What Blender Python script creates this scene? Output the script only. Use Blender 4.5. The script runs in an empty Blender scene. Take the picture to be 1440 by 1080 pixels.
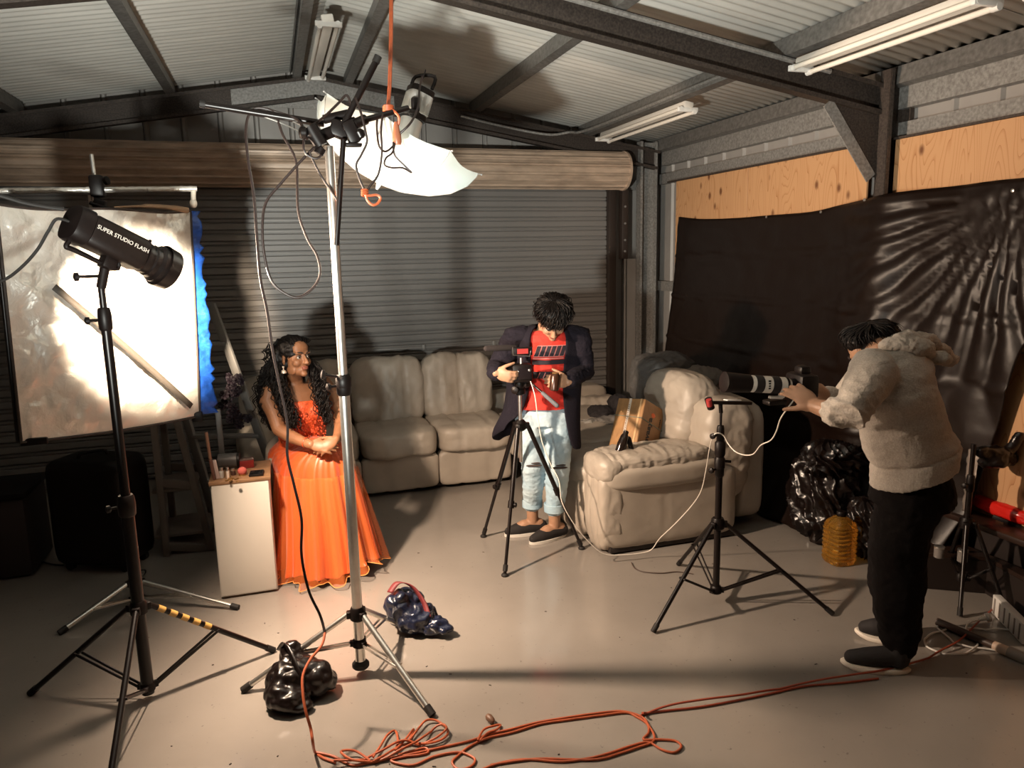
import bpy, bmesh, math, random
import numpy as np
from mathutils import Vector, Matrix, Euler, noise as mnoise
random.seed(7)
SC = bpy.context.scene
COL = SC.collection
PI = math.pi
R = math.radians
# ------------------------------------------------------------------ camera
FPX = 1040.0
CAMH = 1.75
YAW, PITCH, ROLL = R(17.6), R(10.0), R(-1.2)
def cam_axes():
    cy, sy = math.cos(YAW), math.sin(YAW)
    f = Vector((sy*math.cos(PITCH), cy*math.cos(PITCH), -math.sin(PITCH)))
    r0 = Vector((cy, -sy, 0)); u0 = r0.cross(f)
    r = r0*math.cos(ROLL)+u0*math.sin(ROLL); u = -r0*math.sin(ROLL)+u0*math.cos(ROLL)
    return r, u, f
CR, CU, CF = cam_axes()
cd = bpy.data.cameras.new('camera'); cam = bpy.data.objects.new('camera', cd); COL.objects.link(cam)
cd.sensor_fit = 'HORIZONTAL'; cd.sensor_width = 36.0; cd.lens = 36.0*FPX/1440.0
cd.clip_start = 0.05; cd.clip_end = 100
cam.matrix_world = Matrix(((CR.x, CU.x, -CF.x, 0), (CR.y, CU.y, -CF.y, 0), (CR.z, CU.z, -CF.z, CAMH), (0, 0, 0, 1)))
SC.camera = cam
# ------------------------------------------------------------------ world, lamps, exposure
SC.view_settings.view_transform = 'Standard'
try: SC.view_settings.look = 'None'
except Exception: pass
SC.view_settings.gamma = 1.0
SC.view_settings.use_curve_mapping = False
SC.view_settings.exposure = 0.0
SC.cycles.use_denoising = True
SC.cycles.max_bounces = 8
SC.cycles.diffuse_bounces = 4
SC.cycles.sample_clamp_indirect = 6.0
w = bpy.data.worlds.new('world'); SC.world = w; w.use_nodes = True
w.node_tree.nodes['Background'].inputs[0].default_value = (0.30, 0.20, 0.16, 1)
w.node_tree.nodes['Background'].inputs[1].default_value = 0.02
def lamp(name, kind, loc, target, energy, color, **kw):
    l = bpy.data.lights.new(name, kind); o = bpy.data.objects.new(name, l); COL.objects.link(o)
    o.location = loc; o.rotation_euler = (Vector(target)-Vector(loc)).to_track_quat('-Z', 'Y').to_euler()
    l.energy = energy; l.color = color
    for k, v in kw.items(): setattr(l, k, v)
    return o
# strobe modelling lamp in the mouth of the flash head beside the silver panel
STROBE = Vector((-0.40, 3.17, 1.71))
lamp('strobe_lamp', 'SPOT', STROBE, STROBE+Vector((0.79, -0.38, -0.41)), 600, (1.0, 0.755, 0.56), spot_size=R(174), spot_blend=0.6, shadow_soft_size=0.045)
lamp('strobe_beam', 'SPOT', STROBE, STROBE+Vector((-0.28, 0.63, -0.17)), 850, (1.0, 0.78, 0.56), spot_size=R(66), spot_blend=0.4, shadow_soft_size=0.045)
# second strobe firing down through the umbrella
lamp('umbrella_lamp', 'SPOT', (0.565, 3.40, 2.265), (0.48, 3.44, 1.9), 6.5, (0.70, 0.97, 1.0), spot_size=R(172), spot_blend=0.3, shadow_soft_size=0.06)
# studio lamp standing just outside the frame on the left of the photographer of this picture
lamp('front_lamp', 'SPOT', (-0.62, 0.75, 1.22), (1.25, 4.4, 3.75), 740, (0.95, 0.96, 0.88), spot_size=R(92), spot_blend=0.8, shadow_soft_size=0.07)
# ------------------------------------------------------------------ helpers
def ray(px, py): return CR*((px-720)/FPX) - CU*((py-540)/FPX) + CF
CO = Vector((0, 0, CAMH))
def U(px, py, Y): d = ray(px, py); return CO + d*(Y/d.y)          # point of the plane y = Y seen at a pixel
def UX(px, py, X): d = ray(px, py); return CO + d*(X/d.x)
def G(px, py, z=0.0): d = ray(px, py); return CO + d*((z-CAMH)/d.z)
def V(*a): return Vector(a)
def srgb(r, g, b):
    f = lambda c: (c/255/12.92) if c/255 <= .04045 else ((c/255+.055)/1.055)**2.4
    return (f(r), f(g), f(b))
MATS = {}
def pm(name, col, rough=0.5, metal=0.0, var=0.0, vscale=8.0, bump=0.0, bscale=40.0, col2=None, spec=0.5, stretch=(1, 1, 1), sheen=0.0, detail=4.0, alpha=1.0, trans=0.0, coat=0.0, coords='Object'):
    if name in MATS: return MATS[name]
    m = bpy.data.materials.new(name); m.use_nodes = True; MATS[name] = m
    nt = m.node_tree; b = nt.nodes['Principled BSDF']; L = nt.links.new
    b.inputs['Base Color'].default_value = (*col, 1); b.inputs['Roughness'].default_value = rough
    b.inputs['Metallic'].default_value = metal; b.inputs['Specular IOR Level'].default_value = spec
    b.inputs['Alpha'].default_value = alpha; b.inputs['Transmission Weight'].default_value = trans
    b.inputs['Coat Weight'].default_value = coat
    if sheen: b.inputs['Sheen Weight'].default_value = sheen
    if var or bump or col2:
        tc = nt.nodes.new('ShaderNodeTexCoord'); mp = nt.nodes.new('ShaderNodeMapping'); mp.inputs['Scale'].default_value = stretch
        L(tc.outputs[coords], mp.inputs['Vector'])
    if var or col2:
        n = nt.nodes.new('ShaderNodeTexNoise'); n.inputs['Scale'].default_value = vscale; n.inputs['Detail'].default_value = detail
        L(mp.outputs[0], n.inputs['Vector'])
        r = nt.nodes.new('ShaderNodeValToRGB'); r.color_ramp.elements[0].position = .3; r.color_ramp.elements[1].position = .7
        c2 = col2 or tuple(max(0, c*(1+var)) for c in col); c1 = col if col2 else tuple(c*(1-var) for c in col)
        r.color_ramp.elements[0].color = (*c1, 1); r.color_ramp.elements[1].color = (*c2, 1)
        L(n.outputs['Fac'], r.inputs[0]); L(r.outputs[0], b.inputs['Base Color'])
    if bump:
        n2 = nt.nodes.new('ShaderNodeTexNoise'); n2.inputs['Scale'].default_value = bscale; n2.inputs['Detail'].default_value = 5
        L(mp.outputs[0], n2.inputs['Vector'])
        bp = nt.nodes.new('ShaderNodeBump'); bp.inputs['Strength'].default_value = bump; bp.inputs['Distance'].default_value = 0.01
        L(n2.outputs['Fac'], bp.inputs['Height']); L(bp.outputs[0], b.inputs['Normal'])
    return m
class MB:
    def __init__(s): s.v = []; s.f = []; s.m = []; s.cur = 0
    def add(s, vs, fs, mat=None):
        o = len(s.v); mi = s.cur if mat is None else mat
        s.v.extend([tuple(p) for p in vs]); s.f.extend([tuple(i+o for i in f) for f in fs]); s.m.extend([mi]*len(fs)); return s
    def box(s, c, size, M=None, bev=0.0, seg=2):
        bm = bmesh.new(); bmesh.ops.create_cube(bm, size=1.0)
        for v in bm.verts: v.co = Vector((v.co.x*size[0], v.co.y*size[1], v.co.z*size[2]))
        if bev: bmesh.ops.bevel(bm, geom=bm.edges[:], offset=min(bev, min(size)*.49), segments=seg, affect='EDGES', profile=.5)
        bm.verts.index_update(); c = Vector(c)
        s.add([((M @ v.co) if M else v.co)+c for v in bm.verts], [[v.index for v in f.verts] for f in bm.faces]); bm.free(); return s
    def beam(s, p, q, w, h, up=(0, 0, 1), bev=0.0):
        p, q = Vector(p), Vector(q); z = (q-p).normalized(); x = Vector(up).cross(z)
        if x.length < 1e-4: x = Vector((1, 0, 0)).cross(z)
        x.normalize(); y = z.cross(x)
        M = Matrix((x, y, z)).transposed(); return s.box((p+q)/2, (w, h, (q-p).length), M, bev)
    def tube(s, pts, r, n=8, closed=False, caps=True):
        pts = [Vector(p) for p in pts]; k = len(pts)
        rs = r if isinstance(r, (list, tuple)) else [r]*k
        vs = []; fs = []; nrm = None
        for i, p in enumerate(pts):
            t = (pts[(i+1) % k]-pts[i-1]) if closed else (pts[min(i+1, k-1)]-pts[max(i-1, 0)])
            if t.length < 1e-9: t = Vector((0, 0, 1))
            t.normalize()
            if nrm is None:
                nrm = Vector((0, 0, 1)).cross(t)
                if nrm.length < 1e-3: nrm = Vector((1, 0, 0)).cross(t)
            nrm = (nrm - t*nrm.dot(t))
            if nrm.length < 1e-6: nrm = Vector((1, 0, 0)).cross(t)
            nrm.normalize(); bn = t.cross(nrm)
            for j in range(n):
                a = 2*PI*j/n; vs.append(p+(nrm*math.cos(a)+bn*math.sin(a))*rs[i])
        for i in range(k if closed else k-1):
            for j in range(n):
                a = i*n+j; b = i*n+(j+1) % n; c = ((i+1) % k)*n
                fs.append((a, b, c+(j+1) % n, c+j))
        if caps and not closed: fs.append(tuple(range(n-1, -1, -1))); fs.append(tuple((k-1)*n+j for j in range(n)))
        return s.add(vs, fs)
    def cyl(s, p, q, r, r2=None, n=16): return s.tube([p, q], [r, r if r2 is None else r2], n)
    def lathe(s, prof, o=(0, 0, 0), axis=(0, 0, 1), n=24, caps=True, sq=None):
        o = Vector(o); z = Vector(axis).normalized(); x = Vector((0, 0, 1)).cross(z)
        if x.length < 1e-4: x = Vector((1, 0, 0))
        x.normalize(); y = z.cross(x); vs = []; fs = []
        for (r, h) in prof:
            for j in range(n):
                a = 2*PI*j/n; k = 1.0
                if sq: k = 1/((abs(math.cos(a))**sq+abs(math.sin(a))**sq)**(1/sq))
                vs.append(o+z*h+(x*math.cos(a)+y*math.sin(a))*r*k)
        for i in range(len(prof)-1):
            for j in range(n): fs.append((i*n+j, i*n+(j+1) % n, (i+1)*n+(j+1) % n, (i+1)*n+j))
        if caps: fs.append(tuple(range(n-1, -1, -1))); fs.append(tuple((len(prof)-1)*n+j for j in range(n)))
        return s.add(vs, fs)
    def ell(s, c, rad, M=None, nu=16, nv=10):
        c = Vector(c); vs = [Vector((0, 0, -1))]; fs = []
        for i in range(1, nv):
            ph = -PI/2+PI*i/nv
            for j in range(nu): a = 2*PI*j/nu; vs.append(Vector((math.cos(a)*math.cos(ph), math.sin(a)*math.cos(ph), math.sin(ph))))
        vs.append(Vector((0, 0, 1)))
        for j in range(nu):
            fs.append((0, 1+(j+1) % nu, 1+j)); fs.append((len(vs)-1, 1+(nv-2)*nu+j, 1+(nv-2)*nu+(j+1) % nu))
            for i in range(nv-2): a = 1+i*nu; fs.append((a+j, a+(j+1) % nu, a+nu+(j+1) % nu, a+nu+j))
        out = []
        for v in vs:
            v = Vector((v.x*rad[0], v.y*rad[1], v.z*rad[2])); out.append(((M @ v) if M else v)+c)
        return s.add(out, fs)
    def limb(s, js, n=12):
        # tapered chain of (point, radius) with round ends
        p0, r0 = Vector(js[0][0]), js[0][1]; p1, r1 = Vector(js[-1][0]), js[-1][1]
        a = (p0-Vector(js[1][0])).normalized(); b = (p1-Vector(js[-2][0])).normalized()
        pts = []; rs = []
        for t in (90, 60, 30): pts.append(p0+a*r0*math.sin(R(t))); rs.append(max(r0*math.cos(R(t)), 1e-4))
        for (p, r) in js: pts.append(Vector(p)); rs.append(r)
        for t in (30, 60, 90): pts.append(p1+b*r1*math.sin(R(t))); rs.append(max(r1*math.cos(R(t)), 1e-4))
        return s.tube(pts, rs, n)
    def loft(s, rings, caps=True):
        n = len(rings[0]); vs = [p for r in rings for p in r]; fs = []
        for i in range(len(rings)-1):
            for j in range(n): fs.append((i*n+j, i*n+(j+1) % n, (i+1)*n+(j+1) % n, (i+1)*n+j))
        if caps: fs.append(tuple(range(n-1, -1, -1))); fs.append(tuple((len(rings)-1)*n+j for j in range(n)))
        return s.add(vs, fs)
    def grid(s, P):
        nr, nc = len(P), len(P[0])
        return s.add([p for r in P for p in r], [(i*nc+j, i*nc+j+1, (i+1)*nc+j+1, (i+1)*nc+j) for i in range(nr-1) for j in range(nc-1)])
    def prism(s, pts, d):
        d = Vector(d); k = len(pts); a = [Vector(p) for p in pts]
        return s.add(a+[p+d for p in a], [tuple(range(k-1, -1, -1)), tuple(range(k, 2*k))]+[(i, (i+1) % k, k+(i+1) % k, k+i) for i in range(k)])
    def build(s, name, mat, parent=None, smooth=40, base=True):
        W = worldloc(parent) if parent is not None else None
        vs = np.array(s.v, float).reshape(-1, 3)
        if W is None:
            mn, mx = vs.min(0), vs.max(0); W = Vector(((mn[0]+mx[0])/2, (mn[1]+mx[1])/2, mn[2])); loc = W
        else: loc = Vector((0, 0, 0))
        vs = vs - np.array(W)
        me = bpy.data.meshes.new(name); me.from_pydata(vs.tolist(), [], s.f)
        mats = mat if isinstance(mat, (list, tuple)) else [mat]
        for m in mats: me.materials.append(m)
        if len(mats) > 1: me.polygons.foreach_set('material_index', s.m)
        bm = bmesh.new(); bm.from_mesh(me); bmesh.ops.recalc_face_normals(bm, faces=bm.faces); bm.to_mesh(me); bm.free()
        if smooth:
            me.shade_smooth(); me.set_sharp_from_angle(angle=R(smooth))
        me.update()
        return link(name, me, parent, loc)
def worldloc(o):
    W = Vector((0, 0, 0))
    while o is not None: W += o.location; o = o.parent
    return W
def link(name, me, parent=None, loc=(0, 0, 0)):
    o = bpy.data.objects.new(name, me); COL.objects.link(o); o.location = loc
    if parent is not None: o.parent = parent
    return o
def tag(o, label=None, cat=None, group=None, kind=None):
    if label: o['label'] = label
    if cat: o['category'] = cat
    if group: o['group'] = group
    if kind: o['kind'] = kind
    return o
def thing(name, loc, label=None, cat=None, group=None, kind=None):
    o = bpy.data.objects.new(name, None); COL.objects.link(o); o.location = loc; o.empty_display_size = .1
    return tag(o, label, cat, group, kind)
def catmull(pts, n=6, closed=False):
    pts = [Vector(p) for p in pts]; k = len(pts); out = []
    for i in range(k if closed else k-1):
        g = (lambda j: pts[j % k]) if closed else (lambda j: pts[min(max(j, 0), k-1)])
        a, b, c, d = g(i-1), g(i), g(i+1), g(i+2)
        for t in range(n):
            t /= n; out.append(.5*((2*b)+(c-a)*t+(2*a-5*b+4*c-d)*t*t+(3*b-a-3*c+d)*t**3))
    if not closed: out.append(pts[-1])
    return out
def text(name, body, size, M, mat, parent, ext=0.0006, align='CENTER', bold=0.0):
    c = bpy.data.curves.new(name, 'FONT'); c.body = body; c.size = size; c.extrude = ext; c.offset = bold; c.align_x = align; c.align_y = 'CENTER'; c.resolution_u = 3
    o = bpy.data.objects.new('tmp', c); COL.objects.link(o); bpy.context.view_layer.update()
    me = bpy.data.meshes.new_from_object(o.evaluated_get(bpy.context.evaluated_depsgraph_get()))
    bpy.data.objects.remove(o); me.name = name
    W = worldloc(parent); me.transform(Matrix.Translation(-W) @ M); me.materials.clear(); me.materials.append(mat)
    return link(name, me, parent)
def frameM(o, x, y):
    x = Vector(x).normalized(); y = Vector(y); y = (y-x*y.dot(x)).normalized(); z = x.cross(y); o = Vector(o)
    return Matrix(((x.x, y.x, z.x, o.x), (x.y, y.y, z.y, o.y), (x.z, y.z, z.z, o.z), (0, 0, 0, 1)))
def fuse(name, mb, voxel, mat, parent, smooth=4, post=None, matfn=None, loc=None):
    # joins overlapping closed shapes into one continuous skin
    me = bpy.data.meshes.new('tmp'); me.from_pydata(mb.v, [], mb.f)
    o = bpy.data.objects.new('tmp', me); COL.objects.link(o)
    m = o.modifiers.new('r', 'REMESH'); m.mode = 'VOXEL'; m.voxel_size = voxel
    if smooth: sm = o.modifiers.new('s', 'SMOOTH'); sm.iterations = smooth; sm.factor = .5
    bpy.context.view_layer.update()
    out = bpy.data.meshes.new_from_object(o.evaluated_get(bpy.context.evaluated_depsgraph_get()))
    bpy.data.objects.remove(o); bpy.data.meshes.remove(me); out.name = name
    n = len(out.vertices); co = np.empty(n*3); out.vertices.foreach_get('co', co); co = co.reshape(-1, 3)
    if post is not None:
        nr = np.empty(n*3); out.vertices.foreach_get('normal', nr); co = post(co, nr.reshape(-1, 3))
    out.materials.clear()
    mats = mat if isinstance(mat, (list, tuple)) else [mat]
    for mm in mats: out.materials.append(mm)
    if matfn is not None:
        npol = len(out.polygons); ids = np.zeros(npol, int)
        cen = np.empty(npol*3); 
        out.polygons.foreach_get('center', cen); cen = cen.reshape(-1, 3)
        ids = matfn(cen); out.polygons.foreach_set('material_index', ids.astype(np.int32))
    W = np.array(worldloc(parent)) if parent is not None else np.zeros(3)
    out.vertices.foreach_set('co', (co-W).ravel()); out.shade_smooth(); out.update()
    return link(name, out, parent)
def nz(co, scale, stretch=(1, 1, 1), off=0.0):
    s = np.array(stretch)*scale
    return np.array([mnoise.noise(Vector((p[0]*s[0]+off, p[1]*s[1]+off*1.7, p[2]*s[2]-off))) for p in co])
# ------------------------------------------------------------------ materials
def mat_galv(name, c1, c2, rough=.55, metal=.35, scale=55):
    m = pm(name, c1, rough, metal, col2=c2, vscale=scale, detail=2.0); return m
M_BLACKMETAL = pm('black_metal', (.006, .0035, .003), .34, .1, var=.2, vscale=20, spec=.4)
M_BLACKPLASTIC = pm('black_plastic', (.006, .0035, .003), .45, var=.2, vscale=30, spec=.25)
M_CHROME = pm('brushed_aluminium', (.78, .75, .70), .28, .95, var=.08, vscale=30)
M_RUBBER = pm('black_rubber', (.006, .004, .003), .7)
M_WHITEPL = pm('white_plastic', (.72, .70, .66), .4)
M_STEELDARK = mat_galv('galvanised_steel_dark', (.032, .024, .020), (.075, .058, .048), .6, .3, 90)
M_STEEL = mat_galv('galvanised_steel', (.20, .19, .18), (.34, .33, .31), .5, .35, 60)
M_PURLIN = mat_galv('purlin_steel', (.16, .15, .14), (.26, .25, .235), .45, .5, 40)
M_ROOF = pm('roof_sheet_steel', (.62, .60, .555), .42, .12, var=.08, vscale=3, stretch=(1, 6, 1))
M_CLAD = pm('wall_cladding_steel', (.33, .31, .29), .5, .2, var=.06, vscale=5)
M_DOOR = pm('roller_door_paint', (.235, .222, .21), .42, .15, var=.08, vscale=3, stretch=(.5, 1, 8))
M_DRUM = pm('roller_drum_paint', (.50, .375, .28), .4, .1, var=.25, vscale=6, stretch=(1, 3, 3))
# ================================================================== SETTING
def floor_material():
    m = bpy.data.materials.new('painted_concrete'); m.use_nodes = True; nt = m.node_tree; b = nt.nodes['Principled BSDF']; L = nt.links.new
    tc = nt.nodes.new('ShaderNodeTexCoord')
    def nze(s, d, st=(1, 1, 1)):
        mp = nt.nodes.new('ShaderNodeMapping'); mp.inputs['Scale'].default_value = st
        n = nt.nodes.new('ShaderNodeTexNoise'); n.inputs['Scale'].default_value = s; n.inputs['Detail'].default_value = d
        L(tc.outputs['Object'], mp.inputs[0]); L(mp.outputs[0], n.inputs['Vector']); return n
    a = nze(1.3, 6); r = nt.nodes.new('ShaderNodeValToRGB')
    r.color_ramp.elements[0].position = .32; r.color_ramp.elements[1].position = .7
    r.color_ramp.elements[0].color = (.215, .19, .166, 1); r.color_ramp.elements[1].color = (.275, .246, .216, 1)
    L(a.outputs['Fac'], r.inputs[0])
    s = nze(55, 2); sr = nt.nodes.new('ShaderNodeValToRGB'); sr.color_ramp.elements[0].position = .70; sr.color_ramp.elements[1].position = .78
    mx = nt.nodes.new('ShaderNodeMix'); mx.data_type = 'RGBA'; L(s.outputs['Fac'], sr.inputs[0]); L(sr.outputs[0], mx.inputs[0]); L(r.outputs[0], mx.inputs[6])
    mx.inputs[7].default_value = (.16, .14, .125, 1); L(mx.outputs[2], b.inputs['Base Color'])
    g = nze(2.6, 5, (1, 2, 1)); gr = nt.nodes.new('ShaderNodeMapRange'); gr.inputs[3].default_value = .06; gr.inputs[4].default_value = .26
    L(g.outputs['Fac'], gr.inputs[0]); L(gr.outputs[0], b.inputs['Roughness'])
    bp = nt.nodes.new('ShaderNodeBump'); bp.inputs['Strength'].default_value = .12; bp.inputs['Distance'].default_value = .01
    h = nze(9, 4); L(h.outputs['Fac'], bp.inputs['Height']); L(bp.outputs[0], b.inputs['Normal'])
    b.inputs['Specular IOR Level'].default_value = .5
    return m
XL, XR, YB, YF = -2.75, 3.56, 6.5, -1.6
RIDGE, ZR, SL = 0.42, 3.245, 0.165
zr = lambda x: ZR - SL*abs(x-RIDGE)
fl = MB().box(((XL+XR)/2, (YB+YF)/2, -.06), (XR-XL+.2, YB-YF+.2, .12)).build('floor', floor_material(), smooth=0); tag(fl, 'grey painted glossy concrete floor of the shed', kind='structure')
grit = MB()
for i in range(40):
    x, y = random.uniform(-.9, 2.7), random.uniform(2.0, 4.3); a = random.uniform(0, PI); l = random.uniform(.004, .013); 
    grit.box((x, y, .002), (l, random.uniform(.002, .004), .003), Matrix.Rotation(a, 3, 'Z'))
tag(grit.build('floor_grit', pm('grit', (.06, .045, .035), .8), smooth=0), 'dark crumbs and splinters scattered over the painted floor', kind='stuff')
# ---- roof: corrugated sheets, purlins, rafters
ceil = thing('ceiling', (0, 0, 0), 'corrugated steel gable roof seen from below', kind='structure')
def roof_sheet(side):
    mb = MB(); x0, x1 = (RIDGE, XR+.1) if side > 0 else (XL-.1, RIDGE); P = []
    for i in range(81):
        y = -.38 + .76*i/80; h = .0085*math.cos(2*PI*i/8)
        P.append([V(x, y, zr(x)+h) for x in (x0, x1)])
    mb.grid(P); return mb
proto = {}
for side in (1, -1):
    y = YB-.38; k = 0
    while y > YF-.4:
        dz = .004 if k % 2 else 0.0
        if side not in proto:
            o = roof_sheet(side).build('roof_sheet', M_ROOF, ceil, smooth=60); proto[side] = o; so = o.modifiers.new('t', 'SOLIDIFY'); so.thickness = .002; so.offset = 1
        else:
            o = proto[side].copy(); COL.objects.link(o); o.parent = ceil
        o.location = (0, y, dz); y -= .755; k += 1
MB().box((RIDGE, (YB+YF)/2, ZR+.03), (.5, YB-YF, .02)).build('ridge_capping', M_ROOF, ceil, smooth=0)
def csec(mb, p, q, w, h, t=.006, up=(0, 0, 1), flip=1):
    # C section from p to q: web h high, flanges w wide to one side
    p, q = Vector(p), Vector(q); d = (q-p).normalized(); u = Vector(up); s = d.cross(u).normalized()*flip; u = s.cross(d).normalized()*flip
    u = u if u.dot(Vector(up)) > 0 else -u
    for (o, a, b) in ((Vector((0, 0, 0)), t, h), (s*w/2+u*(h/2-t/2), w, t), (s*w/2-u*(h/2-t/2), w, t), (s*w+u*(h/2-.012), t, .024), (s*w-u*(h/2-.012), t, .024)):
        z = d; x = s; y = u
        M = Matrix((x, y, z)).transposed(); mb.box((p+q)/2+o, (a, b, (q-p).length), M)
    return mb
for x in (-2.55, -1.62, -.6, .31, .66, 1.70, 2.70, 3.42):
    mb = MB(); csec(mb, (x, YF, zr(x)-.06), (x, YB-.1, zr(x)-.06), .055, .10, up=(SL if x > RIDGE else -SL, 0, 1), flip=(1 if x > RIDGE else -1))
    mb.build('purlin', M_PURLIN, ceil, smooth=0)
def rafter(y, x0, x1, mat, name, h=.165, w=.06):
    mb = MB()
    a = V(x0, y, zr(x0)-.11-h/2); b = V(x1, y, zr(x1)-.11-h/2)
    csec(mb, a, b, w, h, flip=1 if x1 > x0 else -1); return mb.build(name, mat, ceil, smooth=0)
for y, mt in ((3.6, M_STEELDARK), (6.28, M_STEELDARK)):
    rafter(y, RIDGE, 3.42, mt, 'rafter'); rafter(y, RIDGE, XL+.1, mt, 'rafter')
# apex plate with bolts on the far portal frame
za = ZR-.11
ap = MB().prism([V(RIDGE-.62, 6.268, zr(RIDGE-.62)-.115), V(RIDGE, 6.268, za-.005), V(RIDGE+.62, 6.268, zr(RIDGE+.62)-.115), V(RIDGE+.62, 6.268, zr(RIDGE+.62)-.275), V(RIDGE+.25, 6.268, za-.235), V(RIDGE-.25, 6.268, za-.235), V(RIDGE-.62, 6.268, zr(RIDGE-.62)-.275)], (0, .01, 0)).build('apex_plate', M_STEEL, ceil, smooth=0)
for sx in (-1, 1):
    for i in range(4):
        for dz in (-.06, -.16):
            x = RIDGE+sx*(.1+i*.12); MB().cyl((x, 6.268, zr(x)-.11+dz), (x, 6.256, zr(x)-.11+dz), .012, n=6).build('bolt', M_STEEL, ap, smooth=0)
# bracing conduit under the right slope
MB().tube(catmull([U(648, 163, 6.2), U(700, 176, 6.2), U(768, 189, 6.15), U(800, 186, 6.1), V(2.62, 5.9, zr(2.62)-.12), V(2.62, 3.7, zr(2.62)-.12)], 5), .011, 8).build('conduit', M_STEEL, ceil)
MB().tube([V(2.98, 3.53, zr(2.98)-.13), V(.7, 3.53, zr(.7)-.13)], .014, 8).build('conduit', M_STEEL, ceil)
# ---- right wall: columns, girts, cladding, plywood
wr = thing('wall_right', (XR, 3, 0), 'right steel-framed wall lined with plywood sheets', kind='structure')
def clad_panel(name, parent, o, du, W, H0, H1, nrm, mat):
    # pan cladding: flat pan with two raised ribs at its edges, top edge may slope
    mb = MB(); du = Vector(du); n = Vector(nrm); o = Vector(o); prof = [(0, 0), (.012, .022), (.03, .022), (.042, 0), (W*.5, .002), (W-.004, 0)]
    P = []
    for (u, d) in prof:
        P.append([o+du*u+n*d, o+du*u+n*d+V(0, 0, H0+(H1-H0)*u/W)])
    mb.grid(P); ob = mb.build(name, mat, parent, smooth=0); s = ob.modifiers.new('t', 'SOLIDIFY'); s.thickness = .002; s.offset = -1; return ob
first = None; y = YB
while y > YF:
    if first is None: first = clad_panel('cladding_panel', wr, (XR, y, 0), (0, -1, 0), .27, 2.72, 2.72, (-1, 0, 0), M_CLAD); y0 = y
    else: o = first.copy(); COL.objects.link(o); o.parent = wr; o.location = (0, y-y0, 0)
    y -= .27
for z in (1.42, 2.40):
    mb = MB(); csec(mb, (3.5, YF, z), (3.5, YB-.12, z), .055, .09, flip=1); mb.build('girt', M_STEEL, wr, smooth=0)
mb = MB(); csec(mb, (3.49, YF, 2.60), (3.49, 3.56, 2.60), .06, .165, flip=1); mb.build('eave_beam', M_STEEL, wr, smooth=0)
mb = MB(); csec(mb, (3.49, 3.66, 2.60), (3.49, 6.3, 2.60), .06, .165, flip=1); mb.build('eave_beam', M_STEEL, wr, smooth=0)
for (x0, yy, ht) in ((3.34, 3.56, 2.72), (3.22, 6.30, 2.72)):
    mb = MB(); csec(mb, (x0+.1, yy, 0), (x0+.1, yy, ht), .075, .17, up=(1, 0, 0), flip=-1)
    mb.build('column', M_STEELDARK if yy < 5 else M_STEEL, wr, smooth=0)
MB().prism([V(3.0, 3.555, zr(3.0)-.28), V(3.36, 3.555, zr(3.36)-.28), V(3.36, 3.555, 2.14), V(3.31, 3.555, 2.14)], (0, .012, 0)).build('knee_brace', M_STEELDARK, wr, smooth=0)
kb = MB().beam(V(2.99, 3.55, zr(3.0)-.283), V(3.315, 3.55, 2.135), .07, .008, up=(0, 1, 0)); kb.build('knee_brace', M_STEEL, wr, smooth=0)
MB().box((3.5, 3.52, 1.0), (.06, .012, 2.0)).build('column_flange', M_STEEL, wr, smooth=0)
def ply_material():
    m = bpy.data.materials.new('pine_plywood'); m.use_nodes = True; nt = m.node_tree; b = nt.nodes['Principled BSDF']; L = nt.links.new
    tc = nt.nodes.new('ShaderNodeTexCoord'); oi = nt.nodes.new('ShaderNodeObjectInfo')
    mp = nt.nodes.new('ShaderNodeMapping'); mp.inputs['Scale'].default_value = (3, 3.2, .45)
    ad = nt.nodes.new('ShaderNodeVectorMath'); ad.operation = 'ADD'; L(tc.outputs['Object'], ad.inputs[0]); L(oi.outputs['Random'], ad.inputs[1]); L(ad.outputs[0], mp.inputs[0])
    n = nt.nodes.new('ShaderNodeTexNoise'); n.inputs['Scale'].default_value = 1.6; n.inputs['Detail'].default_value = 1.5; n.inputs['Distortion'].default_value = .3; L(mp.outputs[0], n.inputs['Vector'])
    mu = nt.nodes.new('ShaderNodeMath'); mu.operation = 'MULTIPLY'; mu.inputs[1].default_value = 26; L(n.outputs['Fac'], mu.inputs[0])
    fr = nt.nodes.new('ShaderNodeMath'); fr.operation = 'FRACT'; L(mu.outputs[0], fr.inputs[0])
    r = nt.nodes.new('ShaderNodeValToRGB'); r.color_ramp.elements[0].color = (.54, .30, .145, 1); r.color_ramp.elements[1].color = (.33, .145, .052, 1); r.color_ramp.elements[0].position = .72
    e = r.color_ramp.elements.new(.95); e.color = (.46, .23, .10, 1); L(fr.outputs[0], r.inputs[0])
    v = nt.nodes.new('ShaderNodeTexVoronoi'); v.inputs['Scale'].default_value = 1.0; mp2 = nt.nodes.new('ShaderNodeMapping'); mp2.inputs['Scale'].default_value = (1, 8.0, 5.0)
    L(ad.outputs[0], mp2.inputs[0]); L(mp2.outputs[0], v.inputs['Vector'])
    kr = nt.nodes.new('ShaderNodeValToRGB'); kr.color_ramp.elements[0].position = .09; kr.color_ramp.elements[0].color = (1, 1, 1, 1); kr.color_ramp.elements[1].position = .20; kr.color_ramp.elements[1].color = (0, 0, 0, 1); L(v.outputs['Distance'], kr.inputs[0])
    mx = nt.nodes.new('ShaderNodeMix'); mx.data_type = 'RGBA'; L(kr.outputs[0], mx.inputs[0]); L(r.outputs[0], mx.inputs[6]); mx.inputs[7].default_value = (.16, .06, .022, 1)
    L(mx.outputs[2], b.inputs['Base Color']); b.inputs['Roughness'].default_value = .6
    return m
M_PLY = ply_material()
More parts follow.
